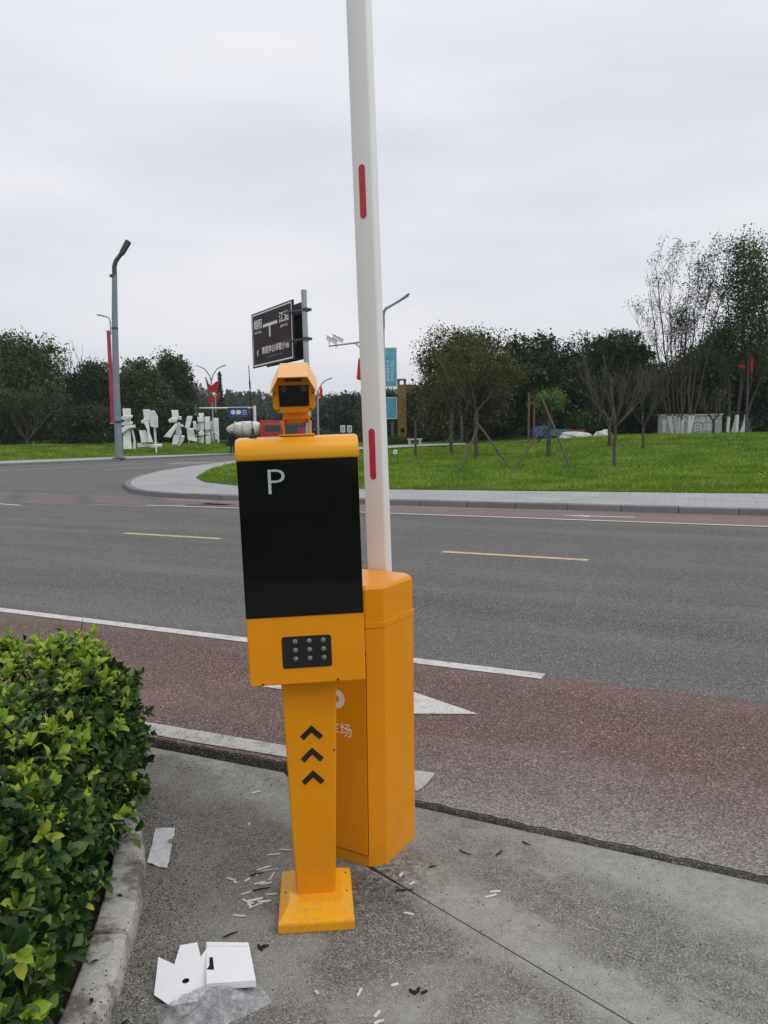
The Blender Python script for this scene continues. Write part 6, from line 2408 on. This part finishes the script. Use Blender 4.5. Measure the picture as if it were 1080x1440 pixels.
# dark conifer behind the red decorated lamp
b = at(311, 605, 100)
t = thing('conifer', 'pointed dark conifer right behind the red decorated lamp', 'tree', (b.x, 100, 0.1))
hz_ = at(311, 525, 100).z
m = MB()
m.tube([(0, 0, -0.1), (0, 0, hz_ * 0.97)], [0.14, 0.02], 7)
m.build('trunk', M_BARK, t)
n = 3600
zz = RNG.uniform(0.12, 1, n)
rr_ = (1 - zz) * 1.05 * (0.55 + 0.45 * np.abs(np.sin(zz * 32))) + 0.05
aa = RNG.uniform(0, 6.283, n)
q_ = RNG.uniform(0.3, 1, n) ** 0.6
V, F = leaf_quads(np.column_stack([np.cos(aa) * rr_ * q_, np.sin(aa) * rr_ * q_, zz * hz_]), 0.24, 0.10)
link('crown', np_mesh('crown', V, F, ML_FAR), t)
# trees between terminal and boom, far down the side road
leafy_tree('broad_tree', 'far rounded tree behind the twin white boards', 478, 100, 0.0, (444, 530, 549, 618), ML_FAR, 9000, (0.24, 0.13), 9, 'far trees down the side road', trunk=0.2, low=True)
leafy_tree('broad_tree', 'far tree directly behind the yellow camera', 410, 108, 0.0, (362, 450, 578, 622), ML_FAR, 7000, (0.26, 0.14), 9, 'far trees down the side road', trunk=0.2, low=True)
leafy_tree('broad_tree', 'far tree behind the pale mixer drum', 345, 104, 0.0, (312, 392, 582, 622), ML_FAR, 6000, (0.26, 0.14), 9, 'far trees down the side road', trunk=0.2, low=True)
leafy_tree('broad_tree', 'far dark tree seen past the boom at left of the cyan banners', 545, 92, 0.2, (500, 590, 548, 624), ML_FAR, 9000, (0.24, 0.13), 9, 'far trees down the side road', trunk=0.2, low=True)

# ------------------------------------------------------------------ wooded hills
def hill_z(x, y):
    d = sm((y - 130) / 150)
    brg = x / y
    px_ = 540 + brg * FOC
    prof = interp(px_, [(-200, 12), (150, 15), (280, 14.5), (330, 12.5), (420, 11.5), (500, 9.5), (620, 12), (900, 16), (1300, 18)])
    return -0.2 + prof * d * (y / 280)


xs = np.linspace(-1, 1, 50)
V, F = [], []
rows_ = np.linspace(115, 420, 22)
for y in rows_:
    for x in xs:
        V.append((x * y * 0.85, y, hill_z(x * y * 0.85, y) + 0.5 * math.sin(x * 40) * math.sin(y * 0.05)))
for i in range(len(rows_) - 1):
    for j in range(49):
        a = i * 50 + j
        F.append((a, a + 1, a + 51, a + 50))
hl = link('hills', np_mesh('hills', V, F, M_HILL))
hl['kind'] = 'structure'
P = []
for i in range(1500):
    y = random.uniform(125, 285)
    x = random.uniform(-0.47, 0.34) * y
    if random.random() > 0.45 and not (-0.30 < x / y < 0.02):
        continue
    z = hill_z(x, y)
    h_ = random.uniform(2.4, 4.4)
    con = random.random() < 0.6
    k_ = 95
    u_ = RNG.uniform(0.05, 1, k_)
    r_ = (h_ * 0.24 * (1 - u_) + 0.1) if con else h_ * 0.34 * np.sqrt(np.clip(1 - (2 * u_ - 1) ** 2, 0.05, 1))
    a_ = RNG.uniform(0, 6.283, k_)
    P.append(np.column_stack([x + np.cos(a_) * r_, y + np.sin(a_) * r_, z + u_ * h_]))
V, F = leaf_quads(np.concatenate(P), 0.75, 0.42)
tag(link('far_wood', np_mesh('far_wood', V, F, ML_FAR)), 'wooded hillside fading grey behind the side road', 'woodland', None, 'stuff')

# ------------------------------------------------------------------ haze over the distance
m = MB()
m.box((0, 190, 14.4), (1000, 500, 31.2))
hz_o = m.build('haze', [])
kz = bpy.data.materials.new('haze_air')
kz.use_nodes = True
kz.node_tree.nodes.clear()
ko = kz.node_tree.nodes.new('ShaderNodeOutputMaterial')
kv = kz.node_tree.nodes.new('ShaderNodeVolumePrincipled')
kv.inputs['Color'].default_value = (0.86, 0.90, 0.96, 1)
kv.inputs['Density'].default_value = 0.00034
kz.node_tree.links.new(kv.outputs[0], ko.inputs['Volume'])
hz_o.data.materials.append(kz)
hz_o['kind'] = 'stuff'
tag(hz_o, 'thin pale haze lying over the distant wooded hill', 'haze')

# dead leaves and crumbs lying on the planting bed kerb
for i, (s_, w_, a_) in enumerate(((0.62, 0.04, 0.4), (0.80, 0.06, 2.0), (1.12, 0.05, 1.1), (1.55, 0.05, 2.7), (1.62, 0.08, 0.2))):
    p = along(s_)
    d = (along(s_ + 0.02) - along(s_ - 0.02)).normalized()
    nn = Vector((-d.y, d.x))
    o_ = link('fallen_leaf', np_mesh('fallen_leaf', LT_V * np.array([0.012, 0.026, 0.03]), LT_F, M_TWIG))
    o_.matrix_world = Matrix.Translation((p.x + nn.x * w_, p.y + nn.y * w_, AZ + 0.084)) @ Euler((0.1, 0.2, a_)).to_matrix().to_4x4()
    tag(o_, 'dead brown leaf on the kerb stone, ' + ('nearest to the picture bottom', 'second from the picture bottom', 'by the middle stone joint', 'level with the paper packet, nearer the slab', 'level with the paper packet, under the hedge')[i], 'leaf', 'dead leaves on the bed kerb')

# fallen leaves speckling the lawn under the young trees
n = 1400
fy = 18 + 26 * RNG.uniform(0, 1, n)
fx = RNG.uniform(-0.2, 0.5, n) * fy
keep = fy > np.interp(fx, [p[0] for p in WALK_BACK], [p[1] for p in WALK_BACK]) + 0.2
fx, fy = fx[keep], fy[keep]
fz = np.array([lawn_z(a, b) for a, b in zip(fx, fy)]) + 0.07
V, F = leaf_quads(np.column_stack([fx, fy, fz]), 0.07, 0.05)
tag(link('fallen_leaves', np_mesh('fallen_leaves', V, F, leafmat('dry_leaf', (0.12, 0.08, 0.03), (0.22, 0.17, 0.06), (0.30, 0.26, 0.10)))), 'dry yellow brown leaves speckled over the lawn', 'leaves', None, 'stuff')
